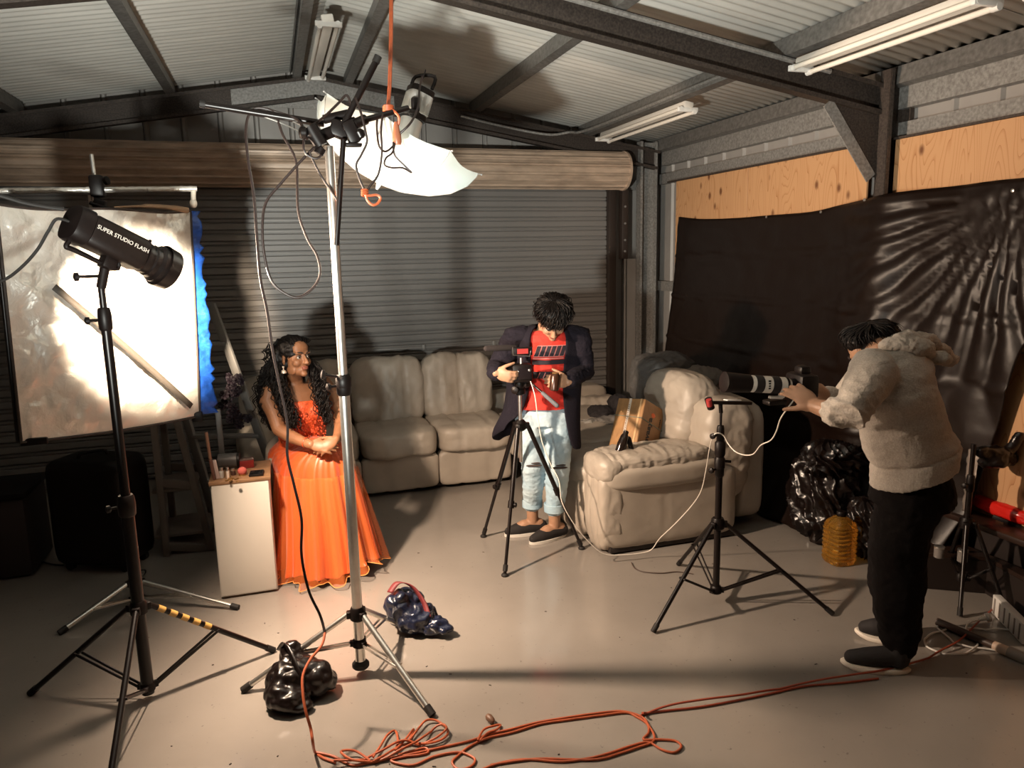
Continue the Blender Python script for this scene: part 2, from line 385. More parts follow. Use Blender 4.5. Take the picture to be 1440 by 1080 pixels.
def ply(y0, y1, z0, z1): MB().box((3.455, (y0+y1)/2, (z0+z1)/2), (.014, y1-y0, z1-z0), bev=.002, seg=1).build('plywood_panel', M_PLY, wr, smooth=0)
for (a, b) in ((4.915, 5.96), (3.72, 4.908), (2.35, 3.52), (1.15, 2.343), (-.05, 1.143)):
    ply(a, b, 1.225, 2.345); ply(a, b, .02, 1.218)
MB().box((3.45, 3, 2.352), (.03, 6.2, .012)).build('lining_rail', M_STEELDARK, wr, smooth=0)
# ---- back wall with the roller door
wb = thing('wall_back', (0, YB, 0), 'gable end wall of ribbed steel above the roller door', kind='structure')
x = XL
while x < XR-.01:
    W = min(.27, XR-x); clad_panel('cladding_panel', wb, (x, YB, 0), (1, 0, 0), W, zr(x), zr(x+W), (0, -1, 0), M_CLAD); x += .27
MB().box((.3, YB-.04, 2.36), (6.2, .05, .09)).build('girt', M_STEEL, wb, smooth=0)
dr = thing('door_1', (.35, 6.4, 0), 'wide closed roller door of ribbed steel with its drum above', kind='structure')
DX0, DX1 = -2.35, 2.98; PER = .0875
def slat(z):
    mb = MB(); prof = [(0, 0), (.0015, .020), (.0095, .020), (.011, 0), (.026, -.001), (.0275, .020), (.0355, .020), (.037, 0), (.042, -.004), (PER-.005, -.004), (PER-.0004, 0)]
    mb.grid([[V(xx, 6.4+d, z+h) for xx in (DX0, DX1)] for (h, d) in prof]); return mb
sl = None
for i in range(29):
    z = .02+i*PER
    if sl is None: sl = slat(z).build('slat', M_DOOR, dr, smooth=0); so = sl.modifiers.new('t', 'SOLIDIFY'); so.thickness = .0015
    else: o = sl.copy(); COL.objects.link(o); o.parent = dr; o.location = (0, 0, i*PER)
MB().box((DX1+.035, 6.375, 1.19), (.075, .075, 2.38), bev=.006).build('guide_track', pm('dark_track', (.045, .032, .026), .5, .3), dr)
MB().box((DX0-.035, 6.375, 1.19), (.075, .075, 2.38), bev=.006).build('guide_track', MATS['dark_track'], dr)
MB().box((3.105, 6.3, 1.99), (.06, .08, .62), bev=.004).build('drum_bracket', MATS['dark_track'], dr)
for z in (1.75, 1.85, 2.0, 2.15): MB().cyl((3.1, 6.26, z), (3.1, 6.25, z), .01, n=8).build('bolt', M_STEEL, dr)
MB().box(((.05+DX1)/2, 6.385, .955), (DX1-.05, .012, .022), bev=.003).build('lock_bar', M_DOOR, dr)
for xx in (.55, 1.22, 1.86, 2.75): MB().box((xx, 6.38, .957), (.03, .025, .05), bev=.005).build('bar_guide', M_STEEL, dr)
prof = []; N = 46
dm = MB(); P = []
for i in range(N*2+1):
    a = 2*PI*i/(N*2); k = (i*7.5/ N) % 1.0; rr = .155+(.010 if (k < .16 or .3 < k < .42) else 0)
    P.append([V(xx, 6.235+rr*math.cos(a), 2.46+rr*math.sin(a)) for xx in (DX0-.05, 3.06)])
dm.grid(P); dm.build('drum', M_DRUM, dr, smooth=30)
MB().lathe([(.0, 0), (.172, 0), (.172, .018), (.0, .018)], (3.06, 6.235, 2.46), (1, 0, 0), 40, caps=False).build('drum_end', M_DRUM, dr)
# ---- remaining shell
wl = MB().box((XL-.03, (YB+YF)/2, 1.6), (.06, YB-YF, 3.2)).build('wall_left', M_CLAD, smooth=0); tag(wl, 'dark left side wall of the shed', kind='structure')
wf = MB().box(((XL+XR)/2, YF-.03, 1.7), (XR-XL, .06, 3.4)).build('wall_front', M_CLAD, smooth=0); tag(wf, 'wall behind the camera', kind='structure')
# ---- fluorescent battens
M_BATTEN = pm('batten_white', (.62, .58, .52), .4); M_TUBE = pm('unlit_tube', (.75, .70, .62), .25)
def batten(a, b, label, side):
    a, b = Vector(a), Vector(b); d = (b-a).normalized(); t = thing('fluorescent_batten', (a+b)/2, label, 'ceiling light', 'unlit fluorescent battens')
    up = V(SL*side, 0, 1).normalized(); s = d.cross(up).normalized()
    mb = MB(); mb.beam(a, b, .07, .045, up=up, bev=.008); mb.build('housing', M_BATTEN, t)
    for k in (-1, 1):
        o = s*.052*k-up*.035
        tb = MB().cyl(a+o+d*.03, b+o-d*.03, .013, n=12).build('tube', M_TUBE, t)
        for e, sg in ((a, 1), (b, -1)): MB().lathe([(.016, 0), (.016, .03), (.012, .04)], e+o+d*sg*.0, d*sg, 12).build('end_cap', M_WHITEPL, tb)
    for e, sg in ((a, 1), (b, -1)):
        MB().box(e+d*sg*.012-up*.03, (.15 if abs(d.x) < .5 else .02, .02, .03), bev=.004).build('lamp_holder', M_WHITEPL, t)
def zb(x): return zr(x)-.165
batten((.40, 4.55, zb(.4)), (.40, 5.9, zb(.4)), 'unlit twin tube batten left of the ridge above the boom arm', -1)
batten((2.72, 4.55, zb(2.72)), (2.72, 5.9, zb(2.72)), 'unlit twin tube batten beyond the dark rafter, over the roller door end', 1)
batten((2.72, 2.35, zb(2.72)), (2.72, 3.45, zb(2.72)), 'unlit twin tube batten on the near side of the dark rafter', 1)
batten((2.72, .95, zb(2.72)), (2.72, 2.25, zb(2.72)), 'unlit twin tube batten cut off by the top edge of the picture', 1)
# ================================================================== LIGHT STANDS
def stand(name, label, cat, c, hub, low, feet, rad, sections, mat, legmat=None, sockets=M_BLACKPLASTIC, tape=None, legr=.011, bottom=None, group=None, double=True):
    # sections: list of (z0, z1, r); feet: floor points; hub = z of the upper collar, low = z of the sliding collar
    legmat = legmat or mat; t = thing(name, (c[0], c[1], 0), label, cat, group); c = V(c[0], c[1], 0)
    for k, (z0, z1, r) in enumerate(sections):
        MB().cyl(c+V(0, 0, z0), c+V(0, 0, z1), r, n=18).build('pole', mat, t)
        if k < len(sections)-1:
            cl = MB().lathe([(r*1.05, 0), (r*1.35, .008), (r*1.4, .05), (r*1.3, .075), (r*1.1, .085)], c+V(0, 0, z1-.06), n=18).build('collar', sockets, t)
            kn = MB(); kn.cyl(c+V(-r, 0, z1-.02), c+V(-r-.03, -.01, z1-.02), .006, n=8); kn.lathe([(.006, 0), (.014, .004), (.014, .016), (.006, .02)], c+V(-r-.028, -.01, z1-.02), (-1, -.3, 0), 10); kn.build('knob', sockets, cl)
    hb = MB().lathe([(.022, -.03), (.032, -.022), (.034, .012), (.026, .03)], c+V(0, 0, hub), n=18); 
    lw = MB().lathe([(.022, -.02), (.029, -.015), (.029, .01), (.022, .02)], c+V(0, 0, low), n=18)
    for i, f in enumerate(feet):
        f = V(f[0], f[1], .012); d = (f-c); d.z = 0; d.normalize(); s = d.cross(V(0, 0, 1))
        a = c+d*.04+V(0, 0, hub); hb.box(c+d*.032+V(0, 0, hub), (.028, .03, .03), Matrix((d, s, V(0, 0, 1))).transposed(), bev=.004)
        lw.box(c+d*.028+V(0, 0, low), (.024, .024, .024), Matrix((d, s, V(0, 0, 1))).transposed(), bev=.004)
        lg = MB().beam(a, f, .018, .022, bev=.005) if legr is None else MB().cyl(a, f, legr, n=12)
        lo = lg.build('leg', legmat, t)
        e = (a-f).normalized(); MB().cyl(f-e*.006, f+e*.035, (legr or .011)*1.25, n=12).build('foot_cap', M_RUBBER, lo)
        m = a.lerp(f, .52); b = c+d*.03+V(0, 0, low)
        st = MB()
        for k in ((-1, 1) if double else (0,)): st.beam(b+s*.009*k, m+s*.013*k, .004, .012, bev=.001)
        st.cyl(m-s*.018, m+s*.018, .006, n=8); st.build('strut', legmat, t)
        if tape == i:
            tp = MB(); 
            for k in range(5):
                u0 = .06+k*.088; tp.cyl(a.lerp(f, u0), a.lerp(f, u0+.05), (legr or .011)*1.12, n=12)
            tp.build('tape', pm('yellow_tape', (.62, .36, .10), .5), lo)
    hb.build('collar', sockets, t); lw.build('collar', sockets, t)
    return t
s1 = stand('light_stand', 'tall black light stand with yellow tape on one leg, carrying the studio flash', 'light stand', (-.60, 3.06), .40, .06,
      [(-1.07, 3.26), (-.645, 2.50), (-.12, 3.27)], .02, [(.03, .84, .0235), (.80, 1.56, .0175), (1.54, 1.68, .012)], M_BLACKMETAL, tape=2, legr=.0115)
s2 = stand('light_stand', 'low stand with silver legs behind the black one, holding up the silver panel', 'light stand', (-.785, 4.0), .13, .045,
      [(-1.09, 3.79), (-.29, 3.765), (-.82, 4.42)], .018, [(.03, 1.1, .016), (1.06, 2.06, .011)], M_CHROME, legr=.012)
s3 = stand('light_stand', 'tall silver light stand in the middle weighted with two sandbags', 'light stand', (.237, 2.95), .28, .15,
      [(.462, 2.565), (-.235, 2.985), (.47, 3.30)], .02, [(.06, 1.27, .0215), (1.22, 2.16, .0175)], M_CHROME, legr=.0125)
MB().lathe([(.022, .04), (.036, .025), (.036, .012), (.03, .005)], (.237, 2.95, 0.03), n=18).build('foot_cap', M_RUBBER, s3)
# ---- boom head, arms and grips on the silver stand: parts of that stand
hd = MB(); P0 = V(.24, 2.95, 2.2)
hd.box(U(478, 183, 2.95), (.075, .06, .06), Matrix.Rotation(R(20), 3, 'Y'), bev=.01)
hd.cyl(U(440, 196, 2.93), U(500, 172, 2.96), .022, n=14); hd.cyl(U(436, 178, 2.9), U(452, 205, 2.9), .026, n=14)
hd.cyl(U(452, 208, 2.9), U(448, 216, 2.9), .018, n=12); hd.lathe([(.01, 0), (.02, .006), (.02, .022), (.008, .03)], U(432, 186, 2.88), (-1, 0, 0), 12)
hd.box(U(494, 186, 2.93), (.05, .05, .085), Matrix.Rotation(R(-24), 3, 'Y'), bev=.012); hd.cyl(U(497, 196, 2.92), U(498, 203, 2.92), .008, n=10)
hd.box(U(497, 204, 2.92), (.06, .04, .012), bev=.002); hd.cyl(U(455, 168, 2.97), U(490, 160, 2.97), .017, n=12)
hd.cyl(U(425, 188, 2.9), U(444, 192, 2.9), .012, n=12); hd.lathe([(.018, 0), (.021, .01), (.014, .03)], U(421, 187, 2.9), (1, 0, 0), 12)
hd.build('boom_head', M_BLACKPLASTIC, s3)
ba = MB().cyl(U(283, 146, 3.0), U(456, 174, 2.96), .0125, n=14).build('boom_arm', M_BLACKMETAL, s3)
MB().cyl(U(281, 145.6, 3.0), U(289, 147, 3.0), .0145, n=14).build('end_cap', M_RUBBER, ba)
ba = MB().cyl(U(530, 84, 2.92), U(480, 182, 2.94), .0125, n=14).build('boom_arm', M_BLACKMETAL, s3)
MB().cyl(U(532, 79, 2.92), U(528, 88, 2.92), .0145, n=14).build('end_cap', M_RUBBER, ba)
MB().cyl(U(483, 196, 2.9), U(473, 345, 2.915), .0105, n=12).build('tilt_bar', M_BLACKMETAL, s3)
ba = MB(); ba.cyl(U(490, 175, 2.95), U(574, 152, 3.0), .0115, n=12); ba.cyl(U(497, 176, 2.93), U(514, 168, 2.95), .02, n=12)
ba.lathe([(.012, 0), (.02, .01), (.018, .03), (.01, .036)], U(503, 182, 2.92), (.4, 0, -.9), 10); ba.build('grip_arm', M_BLACKMETAL, s3)
MB().tube(catmull([U(360, 160, 2.98), U(400, 175, 2.97), U(432, 192, 2.93)], 5), .0028, 6).build('guy_wire', M_CHROME, s3)
MB().tube(catmull([U(376, 157, 2.98), U(410, 170, 2.97), U(440, 184, 2.93)], 5), .0028, 6).build('guy_wire', M_CHROME, s3)
cl = MB(); cl.lathe([(.024, 0), (.031, .01), (.031, .045), (.024, .055)], (.237, 2.95, 1.235), n=18)
cl.cyl(V(.21, 2.94, 1.29), V(.165, 2.93, 1.30), .006, n=8); cl.lathe([(.008, 0), (.02, .004), (.02, .014), (.008, .018)], V(.168, 2.93, 1.30), (-1, 0, .2), 6); cl.build('collar', M_BLACKPLASTIC, s3)
# ---- second strobe head hanging from the grip arm, nose down into the umbrella
q0, q1 = U(598, 108, 3.42), U(574, 186, 3.40); ax = (q1-q0).normalized()
sb = thing('strobe_head', q1, 'pale strobe head with a black top handle aimed down into the umbrella', 'studio flash')
Lq = (q1-q0).length
MB().lathe([(.04, .084), (.056, .088), (.056, .168), (.052, .174)], q0, ax, 28, sq=4).build('body', pm('strobe_grey', (.34, .33, .31), .35, .2), sb)
MB().lathe([(.034, .174), (.052, .177), (.052, .20), (.034, .204)], q0, ax, 28, sq=4).build('black_band', M_BLACKPLASTIC, sb)
MB().lathe([(.034, .202), (.049, .204), (.052, Lq+.03)], q0, ax, 28, caps=True).build('reflector_collar', pm('strobe_silver', (.55, .56, .55), .3, .5), sb)
MB().lathe([(.034, .058), (.056, .062), (.056, .088), (.034, .09)], q0, ax, 28, sq=4).build('rear_panel', M_BLACKPLASTIC, sb)
h0 = q0+ax*.06; h1 = q0+ax*.0; sd = CR*.047
MB().tube(catmull([h0-sd, h1-sd*.9, h1+sd*.9, h0+sd], 4), .008, 8).build('handle', M_BLACKPLASTIC, sb)
MB().cyl(q0+ax*.02+CF*-.03, q0+ax*-.02+CF*-.03, .003, n=6).build('antenna', M_BLACKMETAL, sb)
yk = MB(); yk.cyl(U(560, 154, 3.05), U(588, 158, 3.37), .009, n=10); yk.box(U(584, 147, 3.34), (.035, .03, .06), bev=.008); yk.lathe([(.006, 0), (.017, .003), (.017, .015), (.006, .02)], U(580, 160, 3.32), (0, -1, 0), 10); yk.build('bracket', M_BLACKPLASTIC, sb)
# ---- umbrella
def umbrella():
    C = U(562, 190, 3.43); a = (CR*(-.40)+CU*(-.88)+CF*(.10)).normalized(); x = (CR - a*CR.dot(a)).normalized(); y = a.cross(x)
    RR, D = .388, .23; NR = 8; SUB = 6; NT = 12
    t = thing('umbrella', C+a*D, 'translucent white photographic umbrella glowing under the pale strobe head', 'umbrella')
    P = []
    def pt(u, th, lift=0):
        k = (th*NR/(2*PI)) % 1.0; sag = 1-.085*math.sin(PI*k)*u**1.2; r = RR*math.sin(u*PI/2*.98)*sag
        h = D*(math.cos(u*PI/2*.98))*(1-.03*math.sin(PI*k))+ .02*math.sin(PI*k)*u**3
        return C+a*(h+lift)+(x*math.cos(th)+y*math.sin(th))*r
    for i in range(NT+1):
        P.append([pt(max(i/NT, .02), 2*PI*j/(NR*SUB)) for j in range(NR*SUB+1)])
    m = bpy.data.materials.new('umbrella_cloth'); m.use_nodes = True; nt = m.node_tree; nt.nodes.remove(nt.nodes['Principled BSDF']); out = nt.nodes['Material Output']; L = nt.links.new
    d = nt.nodes.new('ShaderNodeBsdfDiffuse'); d.inputs[0].default_value = (.85, .88, .86, 1); tr = nt.nodes.new('ShaderNodeBsdfTranslucent'); tr.inputs[0].default_value = (.85, .90, .86, 1)
    tp = nt.nodes.new('ShaderNodeBsdfTransparent'); tp.inputs[0].default_value = (.92, 1, .96, 1)
    m1 = nt.nodes.new('ShaderNodeMixShader'); m1.inputs[0].default_value = .5; L(d.outputs[0], m1.inputs[1]); L(tr.outputs[0], m1.inputs[2])
    m2 = nt.nodes.new('ShaderNodeMixShader'); m2.inputs[0].default_value = .08; L(m1.outputs[0], m2.inputs[1]); L(tp.outputs[0], m2.inputs[2]); L(m2.outputs[0], out.inputs[0])
    MB().grid(P).build('canopy', m, t, smooth=60)
    for k in range(NR):
        th = 2*PI*k/NR; rb = MB(); rb.tube([pt(u, th, .0025) for u in (.03, .2, .4, .6, .8, .95, 1.0)]+[pt(1.0, th)+(x*math.cos(th)+y*math.sin(th))*.014], .0020, 6)
        rb.ell(pt(1.0, th)+(x*math.cos(th)+y*math.sin(th))*.016, (.004,)*3, nu=8, nv=6); rb.build('rib', pm('rib_grey', (.30, .30, .29), .5), t)
    MB().cyl(C+a*(D+.02), C-a*.12, .004, n=8).build('shaft', M_CHROME, t); MB().lathe([(.012, 0), (.012, .008), (.005, .03)], C+a*D, a, 12).build('tip_cap', M_WHITEPL, t)
umbrella()
# ---- studio flash on the black stand
b0, b1 = U(97, 311, 2.95), U(224, 373, 3.15); fa = (b1-b0).normalized(); Lf = (b1-b0).length
fx = (V(0, 0, 1)-fa*fa.z).normalized(); fs = fa.cross(fx)
fl_ = thing('studio_flash', V(-.6, 3.06, 1.68), 'black studio flash head with white lettering in front of the silver panel', 'studio flash')
def ring_prof(prof, sq=None, n=32): return MB().lathe(prof, b0, fa, n, sq=sq)
ring_prof([(.045, 0), (.062, .004), (.066, .02), (.066, .055), (.06, .06)], 3.2).build('rear_panel', M_BLACKPLASTIC, fl_)
ring_prof([(.052, .055), (.058, .07), (.06, .26), (.057, .27), (.045, .275)], 5).build('body', pm('flash_shell', (.008, .0045, .0035), .5, var=.15, vscale=60, spec=.22), fl_)
ring_prof([(.045, .27), (.058, .275), (.06, .29), (.056, .297), (.056, .303), (.062, .308), (.062, .325), (.05, .33)]).build('mount_ring', M_BLACKMETAL, fl_)
rf = MB().lathe([(.055, .322), (.072, .335), (.078, .40), (.082, Lf), (.079, Lf+.002), (.074, .40), (.05, .336)], b0, fa, 36, caps=False).build('reflector_bowl', M_BLACKMETAL, fl_)
M_LAMP = bpy.data.materials.new('lit_flash_tube'); M_LAMP.use_nodes = True; e_ = M_LAMP.node_tree.nodes['Principled BSDF']; e_.inputs['Emission Color'].default_value = (1, .8, .6, 1); e_.inputs['Emission Strength'].default_value = 25
MB().lathe([(.0, .34), (.02, .342), (.024, .36), (.015, .385), (.0, .39)], b0, fa, 16, caps=False).build('flash_tube', M_LAMP, fl_)
up_side = fx
hdl = MB(); c0 = b0+fa*.03-fx*.085; c1 = b0+fa*.20-fx*.085
hdl.tube(catmull([b0+fa*.03-fx*.05, c0-fa*.01, c0+fa*.02, c1, c1+fx*.03], 4), .009, 8); hdl.build('grip_handle', M_BLACKPLASTIC, fl_)
br = MB(); br.box(b0+fa*.17-fx*.075, (.05, .05, .05), Matrix((fa, fs, fx)).transposed(), bev=.008); br.cyl(V(-.6, 3.06, 1.66), b0+fa*.16-fx*.06, .017, n=14)
br.lathe([(.006, 0), (.02, .004), (.02, .018), (.008, .024)], b0+fa*.19-fx*.075-fs*.02, -fs, 10); br.cyl(V(-.6, 3.06, 1.70), V(-.665, 3.03, 1.70), .006, n=8); br.lathe([(.006, 0), (.016, .004), (.016, .016), (.006, .02)], V(-.66, 3.03, 1.70), (-1, -.4, 0), 10)
br.build('bracket', M_BLACKPLASTIC, fl_)
MB().cyl(b0+fa*.288+fx*.06, b0+fa*.288+fx*.074, .006, n=8).build('lock_button', M_BLACKPLASTIC, fl_)
# side that faces the camera: the one whose normal looks towards us
sn = -fs if (-fs).dot(CO-b0) > 0 else fs
yy_ = fx if True else -fx
tx_ = fa if fa.cross(fx).dot(sn) > 0 else -fa
M_TXT = pm('white_print', (.62, .56, .50), .5)
text('lettering', 'SUPER STUDIO FLASH', .0205, frameM(b0+fa*.165+sn*.0606+fx*.012, fa, fx if fa.cross(fx).dot(sn) > 0 else -fx), M_TXT, fl_)
# ---- silver reflector panel with blue back, hung on a foil-wrapped crossbar
def foil(name, base, rough):
    m = bpy.data.materials.new(name); m.use_nodes = True; nt = m.node_tree; b = nt.nodes['Principled BSDF']; L = nt.links.new
    b.inputs['Base Color'].default_value = (*base, 1); b.inputs['Metallic'].default_value = .55; b.inputs['Roughness'].default_value = rough
    tc = nt.nodes.new('ShaderNodeTexCoord'); n = nt.nodes.new('ShaderNodeTexNoise'); n.inputs['Scale'].default_value = 13; n.inputs['Detail'].default_value = 9; n.inputs['Distortion'].default_value = .35
    L(tc.outputs['Object'], n.inputs['Vector']); bp = nt.nodes.new('ShaderNodeBump'); bp.inputs['Strength'].default_value = .8; bp.inputs['Distance'].default_value = .02
    L(n.outputs['Fac'], bp.inputs['Height']); L(bp.outputs[0], b.inputs['Normal']); return m
M_SILVER = foil('silver_foil_cloth', (.74, .70, .64), .42); M_BLUE = pm('blue_satin', (.010, .07, .36), .32, var=.45, vscale=25, bump=.8, bscale=30)
def panel():
    LB, LT, RB, RT = U(30, 622, 3.40), U(-6, 287, 3.40), U(281, 585, 4.0), U(268, 296, 4.0)
    n = (RB-LB).cross(LT-LB).normalized(); n = n if n.y < 0 else -n
    t = thing('reflector_panel', (LB+RB)/2, 'large crinkled silver reflector panel glowing white beside the studio flash', 'reflector')
    NU, NV = 64, 64; P = []
    for j in range(NV+1):
        row = []
        for i in range(NU+1):
            u, v = i/NU, j/NV; p = LB.lerp(RB, u).lerp(LT.lerp(RT, u), v)
            edge = min(u, 1-u, v, 1-v); e = min(1, edge/.06)
            d = .016*mnoise.noise(V(u*7, v*7, 3))+.010*mnoise.noise(V(u*20+v*9, v*15-u*6, 1))+.006*mnoise.noise(V(u*44, v*38, 9))
            d += .02*math.exp(-((v-(.72-.78*u))/.03)**2)*(1-u*.6)         # raised ridge running diagonally across the cloth
            sag = -.02*math.sin(PI*u) if j == 0 else 0
            p = p+n*d*e; p.z += -.012*math.sin(PI*u)*(1-v)**4 - (.012*math.sin(PI*u)+.008*math.sin(9*u))*v**6
            row.append(p)
        P.append(row)
    MB().grid(P).build('silver_face', M_SILVER, t, smooth=80)
    bd = MB(); edge = [P[0][i] for i in range(NU+1)]+[P[j][NU] for j in range(1, NV+1)]+[P[NV][i] for i in range(NU-1, -1, -1)]+[P[j][0] for j in range(NV-1, 0, -1)]
    bd.tube(edge, .006, 6, closed=True); bd.build('edge_binding', pm('dark_binding', (.03, .02, .016), .7), t)
    # flat dark band laid diagonally over the silver face
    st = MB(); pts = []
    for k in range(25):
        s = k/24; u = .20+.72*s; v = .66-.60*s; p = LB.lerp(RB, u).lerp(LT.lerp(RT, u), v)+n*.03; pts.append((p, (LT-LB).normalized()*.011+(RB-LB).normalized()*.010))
    st.grid([[p-d for p, d in pts], [p+d for p, d in pts]]); so = st.build('strap', pm('dark_grey_band', (.05, .042, .034), .7), t); m_ = so.modifiers.new('t', 'SOLIDIFY'); m_.thickness = .003
    # blue reverse cloth folding back past the far edge
    Q = []
    for j in range(41):
        v = j/40; p = RB.lerp(RT, v); w0 = .085-.045*v; row = []
        for i in range(9):
            u = i/8; q = p + V(1, .25, 0).normalized()*w0*u + V(0, .02, 0) + n*(-.012)+ V(0, 1, 0)*.02*u
            q += n*(.013*math.sin(v*75+u*2+2*math.sin(v*31)))*(u+.2); row.append(q)
        Q.append(row)
    bo = MB().grid(Q).build('blue_reverse', M_BLUE, t, smooth=80); so = bo.modifiers.new('t', 'SOLIDIFY'); so.thickness = .003
    fr = MB(); fr.cyl(RB+n*-.02, RT+n*-.02, .009, n=10); fr.build('frame_rod', M_BLACKMETAL, t); MB().cyl(LB+n*-.02, LT+n*-.02, .009, n=10).build('frame_rod', M_BLACKMETAL, t)
    MB().box(LB+V(.04, .02, -.005), (.10, .02, .03), bev=.006).build('corner_pocket', M_BLACKPLASTIC, t)
    MB().box(RB+V(-.01, -.01, .0), (.05, .03, .05), bev=.006).build('corner_clip', M_BLACKPLASTIC, t)
    # crossbar
    cb = MB(); a, b = U(-45, 269, 3.93), U(277, 265.5, 4.0); pts = [a.lerp(b, k/70)+V(0, 0, .0018*mnoise.noise(V(k*.9, 0, 0))) for k in range(71)]
    cb.tube(pts, [.013+.0035*abs(mnoise.noise(V(k*1.7, 4, 0))) for k in range(71)], 10); cb.build('crossbar', foil('foil_wrap', (.8, .76, .70), .25), t)
    kn = MB(); kn.cyl(U(272, 264, 4.0), U(272, 286, 4.0), .012, n=12); kn.ell(U(272, 286, 4.0), (.018, .018, .022)); kn.build('knuckle', pm('pale_knuckle', (.66, .58, .48), .5), t)
    tb = MB(); tb.tube(catmull([U(160, 292, 3.8)+V(0, 0, 0), U(205, 290, 3.87), U(240, 292, 3.93), U(264, 296, 3.98)], 6), [.006]*6+[.011]*7+[.014]*6, 10); tb.build('rolled_hem', pm('brown_hem', (.35, .22, .13), .6), t)
panel()
cp = MB(); cp.box(U(137, 262, 3.97), (.06, .07, .10), bev=.012); cp.box(U(140, 287, 3.97), (.05, .06, .05), Matrix.Rotation(R(25), 3, 'Y'), bev=.01); cp.cyl(U(126, 285, 3.9), U(160, 297, 3.9), .009, n=10)
cp.lathe([(.008, 0), (.02, .005), (.02, .02), (.01, .026)], U(146, 255, 3.93), (.9, -.3, .2), 10); cp.build('super_clamp', M_BLACKPLASTIC, s2)
MB().cyl(U(133, 252, 4.0), U(128.5, 217, 4.0), .0095, n=12).build('spigot', M_CHROME, s2)
# ---- small black stand with a phone holder beside the armchair
s4 = stand('light_stand', 'slim black stand with a small folded lamp holder in front of the armchair', 'light stand', (2.0, 3.0), .42, .075,
      [(1.565, 2.84), (2.45, 2.70), (2.06, 3.46)], .018, [(.06, .72, .0165), (.68, .89, .0135), (.86, .985, .006)], M_BLACKMETAL, legr=.0105)
hh = MB(); hh.beam(U(999, 566, 2.97), U(1056, 567, 3.03), .022, .016, bev=.004); hh.cyl(U(996, 561, 2.96), U(1000, 574, 2.97), .018, n=14); hh.cyl(U(1013, 568, 2.98), U(1014, 580, 2.99), .01, n=10)
hh.build('lamp_holder', M_BLACKPLASTIC, s4); MB().cyl(U(996.5, 562, 2.95), U(998, 571, 2.955), .013, n=12).build('red_knob', pm('red_knob', (.35, .03, .03), .4), s4)
MB().beam(U(1020, 562.5, 2.99), U(1040, 562.5, 3.01), .03, .006, bev=.003).build('pale_pad', M_WHITEPL, s4)
cl = MB(); cl.lathe([(.018, 0), (.026, .006), (.026, .05), (.02, .06), (.026, .075), (.026, .13), (.018, .14)], (2.0, 3.0, .70), n=16); cl.cyl((2.0, 3.0, .74), (2.05, 2.98, .735), .007, n=8); cl.build('collar', M_BLACKPLASTIC, s4)
# ---- sandbags
def saddlebag(name, label, mat, blobs, strap, strapmat, extra=None, wr=.012):
    mb = MB()
    for (c, r, rz) in blobs: mb.ell(c, r, Matrix.Rotation(rz, 3, 'Z'))
    lo = min(Vector(c).z-r[2] for (c, r, rz) in blobs)
    t = thing(name, (blobs[0][0][0], blobs[0][0][1], 0), label, 'sandbag')
    def post(co, nr):
        k = np.minimum(1, np.maximum(0, (co[:, 2]-.004)/.03))
        d = wr*(np.abs(nz(co, 16, (1, 1.3, 1)))*2-.4)+wr*.5*nz(co, 38)
        co = co+nr*(d*k)[:, None]; co[:, 2] = np.maximum(co[:, 2], .003); return co
    fuse('bag', mb, .007, mat, t, 3, post)
    s_ = MB(); pts = catmull(strap, 6)
    d = (pts[-1]-pts[0]); side = V(.7, -.7, 0)
    s_.grid([[p-side*.016 for p in pts], [p+side*.016 for p in pts]]); o = s_.build('strap', strapmat, t, smooth=80); m_ = o.modifiers.new('t', 'SOLIDIFY'); m_.thickness = .004
    if extra: extra(t)
    return t
M_VINYL = pm('black_vinyl', (.007, .004, .0035), .28, var=.2, bump=.4, bscale=14, spec=.5)
M_NAVY = pm('navy_vinyl', (.010, .013, .030), .24, var=.4, bump=.5, bscale=18, spec=.6)
saddlebag('sandbag', 'glossy black vinyl sandbag draped over a leg of the silver stand', M_VINYL,
      [((-.03, 2.90, .075), (.12, .10, .085), .3), ((-.07, 2.83, .05), (.085, .10, .055), .5), ((.03, 2.88, .07), (.10, .07, .075), -.5), ((-.035, 2.97, .13), (.05, .05, .07), 0), ((.085, 2.875, .05), (.055, .05, .04), 0), ((-.02, 2.775, .025), (.05, .045, .026), .3)],
      [(-.085, 3.0, .15), (-.06, 2.95, .205), (-.045, 2.90, .195), (-.02, 2.83, .14), (0, 2.79, .06)], M_VINYL)
saddlebag('sandbag', 'twisted navy blue sandbag with a red strap behind the silver stand', M_NAVY,
      [((.49, 3.30, .10), (.085, .085, .095), .2), ((.535, 3.23, .07), (.10, .08, .07), .2), ((.45, 3.26, .12), (.06, .06, .075), 0), ((.60, 3.17, .05), (.06, .05, .045), -.4), ((.50, 3.36, .06), (.09, .06, .055), 0), ((.645, 3.135, .04), (.03, .03, .02), -.4)],
      [(.415, 3.27, .20), (.46, 3.29, .235), (.52, 3.27, .215), (.565, 3.22, .15), (.575, 3.17, .10)], pm('red_strap', (.14, .014, .016), .6), wr=.016)
